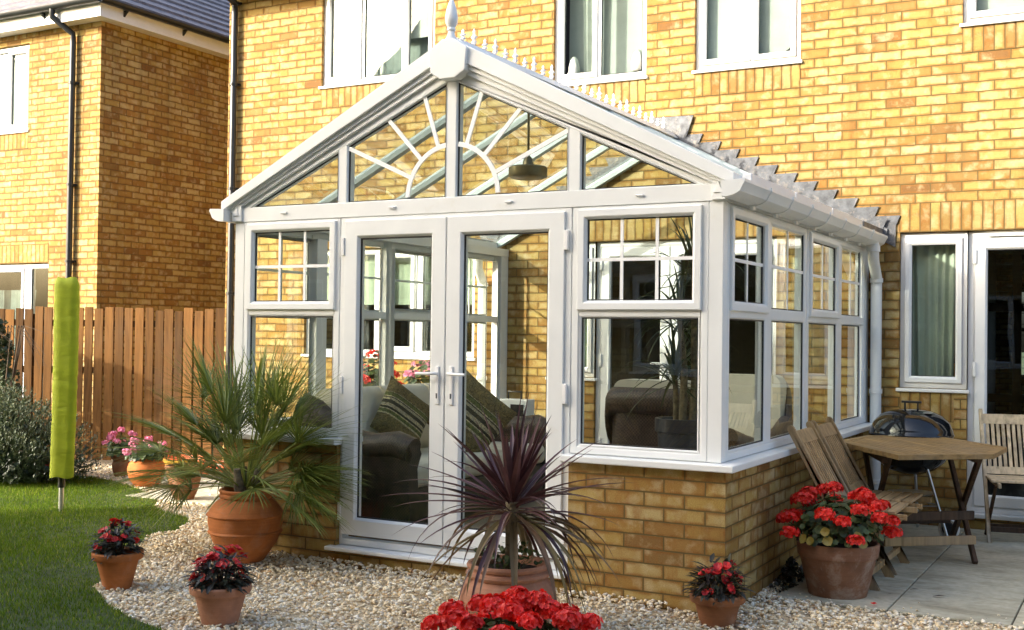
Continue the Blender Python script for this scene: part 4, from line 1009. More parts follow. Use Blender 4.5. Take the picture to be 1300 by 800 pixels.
# ------------------------------------------------------------------ plants
def blade(b,base,d,L,wd,droop=.5,segs=5,fold=.25,taper=.5,twist=0.):
    """curved pointed leaf"""
    p=Vector(base); d=Vector(d).normalized(); step=L/segs
    side=d.cross(Vector((0,0,1)))
    if side.length<.05: side=Vector((random.uniform(-1,1),random.uniform(-1,1),0)).cross(d)
    side.normalize()
    if twist: side=Matrix.Rotation(twist,3,d)@side
    vs=[];fs=[]
    for i in range(segs+1):
        t=i/segs; ww=wd*(min(1,.35+t/taper*.65) if t<taper else (1-(t-taper)/(1-taper))**.8)/2+.0004
        up=side.cross(d).normalized()
        vs+= [p-side*ww+up*ww*fold, p.copy(), p+side*ww+up*ww*fold]
        if i<segs:
            k=3*i; fs+=[(k,k+1,k+4,k+3),(k+1,k+2,k+5,k+4)]
        p=p+d*step; d=(d+Vector((0,0,-droop*step/L*(.3+1.4*t)))).normalized()
        side=(side-d*side.dot(d)).normalized()
    b.add(vs,fs)
def disc(b,c,n,r,k=7,cup=.15,lob=.0):
    c=Vector(c); n=Vector(n).normalized(); u=n.orthogonal().normalized(); v=n.cross(u); a0=random.uniform(0,6)
    vs=[c]; 
    for i in range(k):
        a=a0+2*math.pi*i/k; rr=r*(1+lob*(i%2*2-1)); vs.append(c+(u*math.cos(a)+v*math.sin(a))*rr+n*r*cup)
    b.add(vs,[(0,1+i,1+(i+1)%k) for i in range(k)])
def petal(b,c,d,n,L,wd):
    c=Vector(c); d=Vector(d).normalized(); n=Vector(n).normalized(); s=d.cross(n).normalized()
    vs=[c,c+d*L*.45+s*wd*.42+n*L*.08,c+d*L*.9+s*wd*.38+n*L*.16,c+d*L*1.03+n*L*.08,c+d*L*.9-s*wd*.38+n*L*.16,c+d*L*.45-s*wd*.42+n*L*.08]
    b.add(vs,[(0,1,2,3),(0,3,4,5)])
def floret(b,c,n,r,k=5):
    n=Vector(n).normalized(); u=n.orthogonal().normalized(); v=n.cross(u); a0=random.uniform(0,6)
    for i in range(k):
        a=a0+2*math.pi*i/k+random.uniform(-.15,.15); d=u*math.cos(a)+v*math.sin(a)+n*random.uniform(.15,.5); petal(b,c,d,n,r,r*1.05)
def rnd_dir(zmin=-.2,zmax=1.):
    z=random.uniform(zmin,zmax); a=random.uniform(0,2*math.pi); q=math.sqrt(max(0,1-z*z)); return Vector((q*math.cos(a),q*math.sin(a),z))
def flowerhead(parent,loc,r,mat,nf,fr,stem_from=None,name='flower_head',stemmat='leaf'):
    b=MB()
    for i in range(nf):
        d=rnd_dir(-.45,1.); q=Vector(loc)+Vector((d.x*r,d.y*r,d.z*r*.62))*random.uniform(.6,1.18)
        floret(b,q,d+Vector((0,0,.15)),fr*random.uniform(.8,1.2))
    o=b.build(name,M[mat],parent)
    if stem_from is not None:
        s=MB(); a=Vector(stem_from); c=Vector(loc); m=(a+c)/2+Vector((random.uniform(-.01,.01),random.uniform(-.01,.01),.02)); s.tube([a,m,c],[.0035,.003,.0025],6); s.build('stem',M[stemmat],o)
    return o
def pot(parent,prof,mat,seg=48,soil=None,sq=1.,bands=None):
    b=MB(); b.lathe(prof,0,0,0,seg); o=b.build('pot',M[mat],parent,smooth=35)
    if soil:
        s=MB(); r,z=soil; rows=[(0,z+.012)]+[(r*i/5,z+.012*random.uniform(0,1)) for i in range(1,5)]+[(r,z)]
        s.lathe(rows[::-1],0,0,0,24,wob=.0); s.build('soil',M['soil'],parent,smooth=60)
    return o
def flare(r0,r1,h,rim=.045,rimw=.012,th=.014):
    """classic flowerpot profile from the base up, over the rim and down inside"""
    zr=h-rim; k=(r1-r0)/h
    return [(0,0),(r0-.01,0),(r0,.006),(r0+k*zr,zr),(r1+rimw-.004,zr+.004),(r1+rimw,zr+.010),(r1+rimw+.003,h-.006),(r1+rimw-.002,h),(r1-th*.2,h),(r1-th,h-.01),(r1-th-.01,zr-.02)]
def impatiens(name,label,loc,rz,pr,mat,spread,height,nflow,fmat,seed,zbase):
    random.seed(seed)
    t=thing(name,label,'potted plant',loc,rz); pot(t,flare(*pr),mat,soil=(pr[1]-.012,pr[2]-.03))
    b=MB(); H=pr[2]
    for i in range(270):
        d=rnd_dir(-.05,1.); k=random.uniform(.45,1.)
        p=Vector((d.x*spread*k,d.y*spread*k,H+.0+height*.92*max(0,d.z)*k+random.uniform(-.02,.02)))
        dd=Vector((d.x+random.uniform(-.5,.5),d.y+random.uniform(-.5,.5),random.uniform(-.35,.55)))
        blade(b,p,dd,random.uniform(.045,.085),random.uniform(.018,.028),.7,4,.3,.45)
    for i in range(16):
        a=random.uniform(0,6.28); blade(b,(math.cos(a)*spread*.75,math.sin(a)*spread*.75,H+.02),(math.cos(a),math.sin(a),-.15),random.uniform(.06,.09),.026,1.6,4,.3,.45)
    b.build('foliage',M['leaf_dark'],t)
    s=MB()
    for i in range(14):
        a=random.uniform(0,6.28); rr=random.uniform(.1,.8)*spread; s.tube([(math.cos(a)*rr*.25,math.sin(a)*rr*.25,H-.03),(math.cos(a)*rr*.6,math.sin(a)*rr*.6,H+height*.35),(math.cos(a)*rr,math.sin(a)*rr,H+height*.7)],[.005,.004,.002],6)
    s.build('stems',M['darkred'] if False else M['twig'],t)
    for i in range(nflow):
        d=rnd_dir(.1,1.); rr=random.uniform(.8,1.08); p=Vector((d.x*spread*rr,d.y*spread*rr,H+height*d.z*rr+.01))
        f=MB(); k=random.choice((1,1,2,3))
        for j in range(k+1):
            q=p+Vector((random.uniform(-.018,.018),random.uniform(-.018,.018),random.uniform(-.012,.012)))
            floret(f,q,d+Vector((random.uniform(-.4,.4),random.uniform(-.4,.4),.3)),random.uniform(.016,.023),5)
        f.build('flower',M[fmat],t)
    return t
impatiens('potted_impatiens','small terracotta pot of dark-leaved crimson flowers standing on the lawn edge',(-3.10,-1.13,-.005),.3,(.075,.124,.205),'terra',.115,.155,13,'darkred',21,0)
impatiens('potted_impatiens','small terracotta pot of crimson flowers on the pebbles in front of the big orange urn',(-2.075,-1.43,-.01),1.,(.085,.135,.20),'terra_rose',.135,.165,30,'darkred',33,0)
impatiens('potted_impatiens','small terracotta pot of dark-leaved red flowers by the brick corner of the conservatory',(.02,-.17,-.02),2.,(.08,.124,.175),'terra_brown',.125,.17,14,'darkred',45,0)

# big urn with fan palm
random.seed(5)
t=thing('potted_palm','large round orange terracotta urn holding a spreading green fan palm','potted plant',(-2.93,-.285,.03))
prof=[(0,0),(.125,0),(.135,.006),(.175,.06),(.222,.125),(.246,.185),(.258,.191),(.261,.197),(.258,.203),(.250,.209),(.260,.25),(.261,.30),(.270,.306),(.273,.312),(.270,.318),(.259,.324),(.245,.35),(.21,.392),(.180,.41),(.176,.418),(.184,.424),(.186,.436),(.180,.444),(.178,.452),(.186,.458),(.188,.470),(.180,.478),(.165,.476),(.158,.46),(.150,.42)]
pot(t,[(r*.86,z*.91) for r,z in prof],'terra',64,soil=(.128,.40))
trunk=MB()
for k in range(3):
    a=k*2.1+.4; trunk.tube([(math.cos(a)*.04,math.sin(a)*.04,.38),(math.cos(a)*.06,math.sin(a)*.06,.47),(math.cos(a)*.075,math.sin(a)*.075,.56)],[.035,.03,.02],10)
trunk.build('trunk',M['palmstem'],t,smooth=60)
def fan(t,base,d,plen,flen,nl,seed,droop=.35,mat='palm',wd=.0108):
    random.seed(seed); d=Vector(d).normalized()
    b=MB(); p=Vector(base); pts=[p.copy()]; dd=d.copy()
    for i in range(5):
        p=p+dd*plen/5; pts.append(p.copy()); dd=(dd+Vector((0,0,-droop*.16))).normalized()
    b.tube(pts,[.006,.0055,.005,.0045,.004,.004],6)
    side=dd.cross(Vector((0,0,1))); side=side.normalized() if side.length>.1 else Vector((1,0,0))
    side=Matrix.Rotation(random.uniform(-.7,.7),3,dd)@side
    for i in range(nl):
        a=(-1.25+2.5*i/(nl-1))+random.uniform(-.05,.05)
        ld=(dd*math.cos(a)+side*math.sin(a)).normalized()
        blade(b,p,ld,flen*(1-.25*abs(a)/1.25)*random.uniform(.85,1.08),wd,random.uniform(.2,.7),6,.5,.35)
    return b.build('frond',M[mat],t)
FR=[]
random.seed(8)
for i in range(52):
    a=random.uniform(0,2*math.pi); el=random.uniform(.1,1.35)
    # the plant spreads mostly sideways and away from the wall
    dx,dy=math.cos(a)*math.cos(el),math.sin(a)*math.cos(el)
    if dy>.25: dy*=.3
    FR.append((dx,dy,math.sin(el)))
for i,d in enumerate(FR):
    L=random.uniform(.18,.42) if d[2]<.8 else random.uniform(.25,.55)
    fan(t,(d[0]*.06,d[1]*.06,.42+.05*d[2]),d,L,random.uniform(.36,.50),22,100+i,.5)
for i,(d,pl_,fl) in enumerate((((-1,-.15,.32),.52,.42),((-.9,-.3,.55),.55,.42),((-.95,-.1,.10),.46,.40),((-.75,-.2,.05),.32,.38),((.9,-.25,.05),.42,.34),((.75,-.1,.75),.50,.40),((.45,-.15,1.),.60,.40),((.9,-.1,.45),.42,.38),((-.4,-.1,1.),.60,.38),((-.1,-.3,1.),.62,.42),((-.98,-.05,.22),.60,.46),((-.85,.05,.42),.62,.44),((-1,-.25,.15),.40,.44),((-.6,-.35,.7),.5,.44))):
    fan(t,(d[0]*.06,d[1]*.06,.44),d,pl_,fl+.03,22,300+i,.5)

# purple cordyline in a pale pot
random.seed(12)
t=thing('potted_cordyline','purple spiky cordyline in a rounded pale terracotta pot before the french doors','potted plant',(-.80,-.84,-.02))
prof=[(0,0),(.13,0),(.15,.01),(.20,.08),(.228,.15),(.232,.20),(.215,.25),(.192,.275),(.188,.283),(.198,.29),(.204,.302),(.200,.314),(.190,.318),(.186,.324),(.196,.330),(.200,.342),(.194,.352),(.178,.352),(.168,.34),(.16,.30)]
pot(t,prof,'terra_rose',64,soil=(.165,.315))
b=MB(); b.tube([(0,0,.30),(.01,0,.42),(.015,0,.55),(.02,0,.64)],[.022,.024,.028,.034],12); b.build('trunk',M['palmstem'],t,smooth=60)
def swords(name,n,mat,el0,el1,l0,l1,wd,droop,seed,z0=.60):
    random.seed(seed); b=MB()
    for i in range(n):
        el=R(random.uniform(el0,el1)); a=random.uniform(0,2*math.pi)
        d=(math.cos(a)*math.cos(el),math.sin(a)*math.cos(el),math.sin(el))
        blade(b,(.02+d[0]*.03,d[1]*.03,z0+random.uniform(-.03,.03)+.03*d[2]),d,random.uniform(l0,l1),wd*random.uniform(.8,1.15),random.uniform(*droop),9,.55,.3)
    return b.build(name,M[mat],t)
swords('upper_leaves',32,'cordy',40,88,.38,.52,.042,(.05,.3),1,.62)
swords('middle_leaves',38,'cordy',0,45,.48,.64,.028,(.25,.95),2,.61)
swords('drooping_leaves',30,'cordy_old',-40,5,.50,.66,.036,(1.2,2.8),3,.58)
swords('dark_drooping_leaves',16,'cordy',-45,10,.45,.62,.030,(1.8,3.4),4,.58)
b=MB(); random.seed(9)
for i in range(120):
    a=random.uniform(0,6.28); r=random.uniform(.02,.17); disc(b,(math.cos(a)*r,math.sin(a)*r,.34+random.uniform(0,.10)),rnd_dir(.1,1),random.uniform(.008,.016),6)
for i in range(30):
    a=random.uniform(0,6.28); blade(b,(math.cos(a)*.08,math.sin(a)*.08,.33),(math.cos(a),math.sin(a),1.2),random.uniform(.10,.2),.004,1.4,6,.3)
b.build('underplanting',M['leaf'],t)

def geranium(name,label,loc,potprof,potmat,soil,spread,height,nleaf,heads,hr,mat,seed,zc,nf=26,fr=.017,yellow=0,leafr=(.018,.034),squash=1.,group=None):
    random.seed(seed)
    t=thing(name,label,'potted plant',loc,0,group); pot(t,potprof,potmat,56,soil=soil)
    b=MB()
    for i in range(nleaf):
        d=rnd_dir(-.25,1.); k=random.uniform(.5,.98)
        p=Vector((d.x*spread*k,d.y*spread*k*squash,zc+height*d.z*k))
        disc(b,p,d+Vector((random.uniform(-.6,.6),random.uniform(-.6,.6),.5)),random.uniform(*leafr),10,random.uniform(.05,.3),.06)
    b.build('foliage',M['leaf'],t)
    s=MB()
    for i in range(18):
        a=random.uniform(0,6.28); rr=random.uniform(.2,.85)*spread; s.tube([(math.cos(a)*rr*.2,math.sin(a)*rr*.2,zc-.05),(math.cos(a)*rr*.6,math.sin(a)*rr*.6*squash,zc+height*.3),(math.cos(a)*rr,math.sin(a)*rr*squash,zc+height*.55)],[.006,.005,.003],6)
    s.build('stems',M['twig'],t)
    if yellow:
        y=MB()
        for i in range(yellow):
            a=random.uniform(-2.8,-.3); disc(y,(math.cos(a)*spread*.95,math.sin(a)*spread*.95,zc+random.uniform(-.03,.05)),(math.cos(a),math.sin(a),.4),random.uniform(.022,.03),9,.25,.05)
        y.build('yellow_leaves',M['leaf_yellow'],t)
    for h in heads:
        p=Vector(h); d=Vector((h[0],h[1],0)); flowerhead(t,p,hr*random.uniform(.85,1.15),mat,nf,fr,stem_from=(p.x*.6,p.y*.6,p.z-.10))
    return t
def scatter_heads(n,spread,zc,height,seed,zmin=.05,squash=1.,mind=.05,amin=0,amax=6.283):
    random.seed(seed); out=[]; tries=0
    while len(out)<n and tries<4000:
        tries+=1; z=random.uniform(zmin,1.); a=random.uniform(amin,amax); q=math.sqrt(1-z*z)
        p=Vector((q*math.cos(a)*spread,q*math.sin(a)*spread*squash,zc+height*z))
        if all((p-o).length>mind for o in out): out.append(p)
    return out
# big geranium by the patio
bp=[(0,0),(.148,0),(.156,.008),(.205,.218),(.209,.224),(.214,.226),(.217,.232),(.224,.292),(.220,.302),(.206,.300),(.195,.285),(.19,.23)]
hd=scatter_heads(27,.29,.37,.225,3,-.08,1.,.082)
geranium('potted_geranium','big weathered terracotta pot of bright red geraniums beside the folding chairs',(.385,.80,.0),bp,'terra_pale',(.193,.272),.265,.20,560,hd,.045,'red',17,.355,64,.0135,6,(.012,.026))
# foreground geranium, cut by the frame
fp=flare(.12,.19,.24,.05,.014)
hd=scatter_heads(27,.35,.27,.12,6,.0,.55,.086)+[Vector((-.02,.02,.42)),Vector((.05,.05,.405))]
geranium('potted_geranium','bright red geraniums in the nearest pot, in front of the cordyline',(-.115,-2.0,.045),fp,'terra_rose',(.175,.21),.28,.08,560,hd,.043,'red',27,.25,74,.0145,0,(.014,.026),.75)
# three pots at the back
hd=scatter_heads(5,.17,.30,.20,12,.2)+[Vector((.04,-.06,.50)),Vector((-.20,-.08,.34))]
tg=geranium('potted_geranium','pink geraniums in a small glazed pot, farthest of the pots by the fence',(-6.86,2.40,0),[(0,0),(.085,0),(.095,.01),(.115,.08),(.12,.13),(.105,.16),(.11,.175),(.135,.20),(.145,.23),(.14,.24),(.12,.235),(.10,.2)],'glaze',(.105,.205),.20,.16,220,hd,.042,'pink',61,.26,22,.018); tg.scale=(.80,.80,.90)
hd=scatter_heads(9,.24,.34,.16,14,.1)+[Vector((.12,-.1,.52)),Vector((-.08,-.12,.50))]
tg=geranium('potted_geranium','pink geraniums in a bright round orange pot by the lawn',(-6.10,1.98,0),[(0,0),(.12,0),(.13,.01),(.19,.07),(.218,.14),(.222,.145),(.220,.155),(.221,.20),(.205,.25),(.16,.29),(.15,.295),(.152,.31),(.14,.315),(.12,.30)],'terra_bright',(.125,.285),.24,.15,380,hd,.045,'pink',63,.33,22,.018); tg.scale=(.76,.76,.84)
t=thing('plant_pot','brown glazed tapering pot with a few strap leaves on the path edge','plant pot',(-5.19,1.52,0))
pot(t,[(0,0),(.095,0),(.108,.012),(.155,.09),(.19,.19),(.197,.235),(.205,.24),(.21,.25),(.207,.262),(.19,.264),(.178,.255),(.17,.2)],'glaze',48,soil=(.172,.215))
t.scale=(.76,.76,1.12)
b=MB(); random.seed(4)
for i in range(14):
    a=random.uniform(0,6.28); blade(b,(math.cos(a)*.05,math.sin(a)*.05,.22),(math.cos(a),math.sin(a),.8),random.uniform(.16,.3),.02,1.3,6,.4,.4)
b.build('foliage',M['palm'],t)
# tall flowers outside the left side windows, seen through the glass
hd=scatter_heads(8,.2,.95,.30,31,.0)
geranium('potted_geranium','red flowers in a tall pot seen through the left conservatory windows',(-3.95,2.5,0),flare(.14,.19,.60,.06,.015),'terra',(.175,.56),.22,.42,420,hd,.05,'red',71,.85,20,.02)
hd=scatter_heads(9,.2,.9,.26,33,.0)
geranium('potted_geranium','pink flowers in a tall pot seen through the left conservatory windows',(-3.85,3.15,0),flare(.14,.19,.60,.06,.015),'terra_rose',(.175,.56),.22,.34,380,hd,.055,'pink',73,.85,20,.02)

# shrub at the left edge
t=thing('shrub','grey green shrub with dark undergrowth at the left edge of the lawn','shrub',(-7.45,1.55,0))
random.seed(77); b=MB(); b2=MB(); tw=MB()
def spray(b,p,dd,L,n=8,lw=.015):
    """short woody shoot clothed with small leaves"""
    for k in range(n):
        q=p+dd*(L*(k+.5)/n); a=random.uniform(0,6.28); e=Vector((math.cos(a),math.sin(a),random.uniform(-.2,.6)))
        blade(b,q,(dd*.8+e*.8),random.uniform(.018,.034),lw,.2,2,.2,.4)
for i in range(2600):
    d=rnd_dir(-.1,1.); k=random.uniform(.45,1.)**.6; lump=1+.20*math.sin(d.x*6+1)*math.sin(d.y*5+d.z*4)
    p=Vector((d.x*.82*k*lump,d.y*.62*k*lump,.06+.78*max(0,d.z)*k*lump*(1-.35*d.x)))
    dd=(Vector((d.x,d.y,.25+d.z))+Vector((random.uniform(-.6,.6),random.uniform(-.6,.6),random.uniform(-.3,.5)))).normalized()
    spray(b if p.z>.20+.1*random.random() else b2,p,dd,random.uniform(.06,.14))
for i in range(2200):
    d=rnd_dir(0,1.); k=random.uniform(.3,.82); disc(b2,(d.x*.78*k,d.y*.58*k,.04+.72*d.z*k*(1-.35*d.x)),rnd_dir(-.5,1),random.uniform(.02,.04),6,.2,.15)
for i in range(60):
    d=rnd_dir(.1,1.); tw.tube([(0,0,0),(d.x*.3,d.y*.3,.35*d.z+.1),(d.x*.5,d.y*.4,.05+.5*d.z)],[.012,.007,.002],5)
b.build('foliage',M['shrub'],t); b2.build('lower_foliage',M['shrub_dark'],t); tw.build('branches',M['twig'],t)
t=thing('climber','dark leafy climbing shrub reaching up the fence at the far left','shrub',(-8.45,2.25,0))
b=MB(); tw=MB(); random.seed(31)
for i in range(1300):
    z=random.uniform(.2,1.5); rr=.36*(1-(z/1.7)**2*.6); a=random.uniform(0,6.28); k=random.uniform(.3,1.)
    disc(b,(math.cos(a)*rr*k-.12*z,math.sin(a)*rr*k*.7,z),rnd_dir(-.3,1),random.uniform(.015,.035),7,.2,.12)
for i in range(16):
    a=random.uniform(0,6.28); tw.tube([(0,0,0),(math.cos(a)*.15,math.sin(a)*.1,.7),(math.cos(a)*.35,math.sin(a)*.2,1.45),(math.cos(a)*.35+.35,math.sin(a)*.15,1.35+random.uniform(-.4,.1))],[.012,.008,.004,.0015],5)
b.build('foliage',M['shrub_dark'],t); tw.build('branches',M['twig'],t)
t=thing('flower','single red flower at the foot of the shrub','flower',(-6.95,1.62,0))
flowerhead(t,Vector((0,0,.16)),.03,'darkred',12,.02,stem_from=(0,0,0))
# weeds at the foot of the side wall
t=thing('weed_clump','low dark green weeds at the foot of the side wall behind the big pot','weeds',(.07,1.0,0))
b=MB(); random.seed(3)
for i in range(260):
    a=random.uniform(0,6.28); r=random.uniform(0,1); disc(b,(math.cos(a)*r*.07,math.sin(a)*r*.38,random.uniform(.01,.12)*(1.2-r)),rnd_dir(0,1),random.uniform(.008,.02),6,.2,.1)
b.build('foliage',M['leaf_dark'],t)

# ------------------------------------------------------------------ fence
random.seed(2)
fn=thing('garden_fence','brown vertical board fence between the lawn and the neighbour house','fence',(-6.70,3.62,0))
fd=Vector((-.904,-.427,0)).normalized(); fnrm=Vector((.427,-.904,0)).normalized(); ang=math.atan2(fd.y,fd.x)
def FB(u,v,w_): q=fd*u-fnrm*v; return (q.x,q.y,w_)     # u along, v behind, w up
u=.0; i=0
while u<7.2:
    wd=.090+random.uniform(-.006,.006); h=1.645+random.uniform(-.022,.018)
    bw=MB(); tl=random.uniform(-.004,.004); yo=random.uniform(0,.006)
    bw.add([FB(u,yo,.03),FB(u+wd,yo,.03),FB(u+wd+tl,yo,h),FB(u+tl,yo,h),FB(u,yo+.018,.03),FB(u+wd,yo+.018,.03),FB(u+wd+tl,yo+.018,h),FB(u+tl,yo+.018,h)],[(0,1,2,3),(7,6,5,4),(0,4,5,1),(1,5,6,2),(2,6,7,3),(3,7,4,0)])
    if i<95: bw.build('board',M['fence'],fn,bevel=.002)
    i+=1; u+=wd+.017+random.uniform(-.006,.007)
    if i in (8,): pass
b=MB()
for z in (.35,.95,1.45):
    b.add([FB(0,.026,z),FB(7.2,.026,z),FB(7.2,.026,z+.07),FB(0,.026,z+.07),FB(0,.065,z),FB(7.2,.065,z),FB(7.2,.065,z+.07),FB(0,.065,z+.07)],[(0,1,2,3),(7,6,5,4),(0,4,5,1),(1,5,6,2),(2,6,7,3),(3,7,4,0)])
b.build('rail',M['fence'],fn)
for uu in (.25,2.05,3.85,5.65):
    b=MB(); b.add([FB(uu,.028,0),FB(uu+.09,.028,0),FB(uu+.09,.028,1.58),FB(uu,.028,1.58),FB(uu,.12,0),FB(uu+.09,.12,0),FB(uu+.09,.12,1.58),FB(uu,.12,1.58)],[(0,1,2,3),(7,6,5,4),(0,4,5,1),(1,5,6,2),(2,6,7,3),(3,7,4,0)]); b.build('post',M['fence'],fn)

# ------------------------------------------------------------------ rotary dryer in its lime cover
rd=thing('rotary_dryer','folded rotary clothes dryer in a lime green cover on a metal pole in the lawn','clothes dryer',(-5.52,.54,0))
b=MB(); rows=[];random.seed(6)
n=46; seg=40; vs=[];fs=[]
for i in range(n+1):
    t=i/n; z=.275+t*1.545
    r=.090+.006*t+(.0016*math.sin(t*60)+.0012*math.sin(t*97+1)); 
    if t>.96: r*=1-(t-.96)*6
    for k in range(seg):
        a=2*math.pi*k/seg; rr=r*(1.04+.06*math.cos(2*a+.9)+.10*math.cos(4*a+.4)+.008*math.sin(7*a+t*22)+.010*math.sin(t*110+a*3)*(1 if math.sin(a*2)>0 else .2))
        vs.append((rr*math.cos(a)*1.15+.010*math.sin(t*3)+.02*t,rr*math.sin(a)*.95,z+.006*math.sin(a*4+t*9)))
for i in range(n):
    for k in range(seg): k2=(k+1)%seg; fs.append((i*seg+k,i*seg+k2,(i+1)*seg+k2,(i+1)*seg+k))
b.add(vs,fs); top=len(b.v); b.add([(.02,0,1.80)],[]); b.f+= [(n*seg+k,n*seg+(k+1)%seg,top) for k in range(seg)]; b.uv+=[None]*seg
b.build('cover',M['green_cover'],rd,smooth=180)
b=MB(); b.tube([(0,0,-.02),(0,0,.22)],.020,14); b.build('pole',M['alu'],rd,smooth=40)
b=MB(); b.tube([(0,0,.19),(0,0,.30)],.027,14); b.build('collar',M['blackplastic'],rd,smooth=40)

# orange hose pile by the path
hs=thing('garden_hose','coiled orange garden hose lying on the path by the house','hose',(-6.25,3.0,.013))
b=MB(); pts=[]; random.seed(9)
for i in range(170):
    a=i*.23; r=.15+.09*math.sin(i*.071)+.02*math.sin(i*.9); pts.append((math.cos(a)*r*1.5,math.sin(a)*r,.012+.0009*i*(.5+.5*math.sin(i*.3))+.012*abs(math.sin(a*1.3))))
b.tube(pts,.012,8); b.build('coil',M['hose'],hs,smooth=60)
hs=thing('storage_tub','shallow orange and yellow plastic tub behind the pots by the fence','tub',(-6.75,3.12,.013))
b=MB(); b.lathe([(0,0),(.20,0),(.27,.10),(.285,.105),(.285,.118),(.26,.118),(.19,.02),(0,.02)],0,0,0,36,.7); b.build('bowl',M['hose'],hs,smooth=40)
b=MB(); b.lathe([(.272,.06),(.288,.102),(.289,.080),(.270,.045)],0,0,0,36,.7); b.build('band',M['hose2'],hs,smooth=40)

# ------------------------------------------------------------------ folding chairs
def folding_chair(name,label,loc,rz,wd=.42,mat='teak',smat='teak_y',group=None,nsl=9,backtop=.90,dark=None):
    t=thing(name,label,'chair',loc,rz,group); dk=dark or mat
    zt=backtop; xf=.49*zt/.9
    def bp(z): return xf*(1-z/zt)      # x of the back line at height z
    for y in (.0,wd):
        b=MB(); d=Vector((bp(.0)-bp(zt),0,-zt)).normalized(); nrm=Vector((d.z,0,-d.x))
        # rounded top post, profile in xz plane, extruded along y
        a=Vector((bp(zt),0,zt)); c=Vector((bp(0),0,0)); h=.021
        pr=[a+nrm*h+d*.02,a+nrm*h*.6+d*.004,a,a-nrm*h*.6+d*.004,a-nrm*h+d*.02,Vector((bp(.45),0,.45))-nrm*h*1.15,Vector((c.x-h*.9,0,0)),Vector((c.x+h*1.3,0,0)),Vector((bp(.45),0,.45))+nrm*h*1.15]
        b.prism([(p.x,p.z) for p in pr],y-.012,y+.012,lambda u,v,w_:(u,w_,v)); b.build('back_leg',M[mat],t,bevel=.003)
        yy=y+(.024 if y==0 else -.024)
        b=MB(); b.bar((.62,yy,.405),(.13,yy,.0),.02,.036,(0,1,0)) if False else b.prism([(.605,.41),(.645,.41),(.165,0),(.115,0)],yy-.010,yy+.010,lambda u,v,w_:(u,w_,v)); b.build('front_leg',M[dk],t,bevel=.003)
        b=MB(); b.prism([(bp(.42)-.03,.398),(.655,.398),(.655,.430),(bp(.42)-.03,.430)],yy-.010+(.021 if y==0 else -.021),yy+.010+(.021 if y==0 else -.021),lambda u,v,w_:(u,w_,v)); b.build('seat_rail',M[mat],t,bevel=.003)
    for z0,z1,nm in ((zt-.105,zt-.035,'top_rail'),(.455,.505,'lower_rail')):
        b=MB(); b.prism([(bp(z0)-.010,z0),(bp(z0)+.010,z0),(bp(z1)+.010,z1),(bp(z1)-.010,z1)],.0125,wd-.0125,lambda u,v,w_:(u,w_,v)); b.build(nm,M[mat],t,bevel=.002)
    z0,z1=.50,zt-.10
    for i in range(nsl):
        y=.022+(wd-.044)*(i+.5)/nsl; hw=(wd-.044)/nsl*.30
        b=MB(); b.prism([(bp(z0)-.006,z0),(bp(z0)+.005,z0),(bp(z1)+.005,z1),(bp(z1)-.006,z1)],y-hw,y+hw,lambda u,v,w_:(u,w_,v)); b.build('back_slat',M[mat],t)
    for i in range(6):
        x=bp(.43)-.02+i*.062
        b=MB(); b.box(x,x+.052,.0,wd,.4305,.448); b.build('seat_slat',M[smat],t,bevel=.003)
    for x,z in ((.20,.055),(.455,.07)):
        b=MB(); b.box(x-.011,x+.011,.014,wd-.014,z,z+.035); b.build('stretcher',M[dk],t)
    return t
folding_chair('folding_chair','wooden folding chair leaning by the conservatory wall, nearer one behind the red geraniums',(.055,1.0,.012),0,.42,group='wooden folding chairs between conservatory and table')
folding_chair('folding_chair','wooden folding chair by the conservatory wall, farther one tucked at the table',(.055,1.50,.012),0,.42,group='wooden folding chairs between conservatory and table')
folding_chair('folding_chair','pale slatted wooden folding chair in front of the white patio door',(.80,3.50,.012),R(-76),.47,'teak_pale','teak_pale',nsl=12,dark='teak_dark',backtop=.905)

# ------------------------------------------------------------------ table
tb=thing('garden_table','weathered wooden six sided folding table on the patio','table',(.6,2.2,.012))
HEX=[(-.53,-.08),(.0,-.82),(.48,-.41),(.50,.14),(-.05,.80),(-.46,.50)]
def clip(poly,n,c):   # keep points with n.p<=c
    out=[]
    for i in range(len(poly)):
        p=poly[i];q=poly[(i+1)%len(poly)]; dp=n[0]*p[0]+n[1]*p[1]-c; dq=n[0]*q[0]+n[1]*q[1]-c
        if dp<=0: out.append(p)
        if (dp<0)!=(dq<0) and dp!=dq: s=dp/(dp-dq); out.append((p[0]+(q[0]-p[0])*s,p[1]+(q[1]-p[1])*s))
    return out
TT=lambda u,v,w_:(u,v,w_)
b=MB(); b.ring(HEX,[(0,.700),(0,.727),(.003,.730),(.055,.730),(.058,.727),(.058,.700),(0,.700)],TT); b.build('top_frame',M['teak_x'],tb)
inn=inset(HEX,.0605); sdx=Vector((.53,-.74)).normalized(); sn=(-sdx.y,sdx.x)
cs=[sn[0]*p[0]+sn[1]*p[1] for p in inn]; c=min(cs)
while c<max(cs):
    pl_=clip(clip(inn,sn,c+.043),(-sn[0],-sn[1]),-c)
    if len(pl_)>2:
        b=MB(); b.prism(pl_,.706,.7275,TT); b.build('top_slat',M['teak_x'],tb)
    c+=.052
def tbar(a,c,w_,h,name,mat='teak_dark'):
    b=MB(); b.bar(a,c,w_,h); b.build(name,M[mat],tb,bevel=.003)
ax=Vector((.27,-.66,0)).normalized()
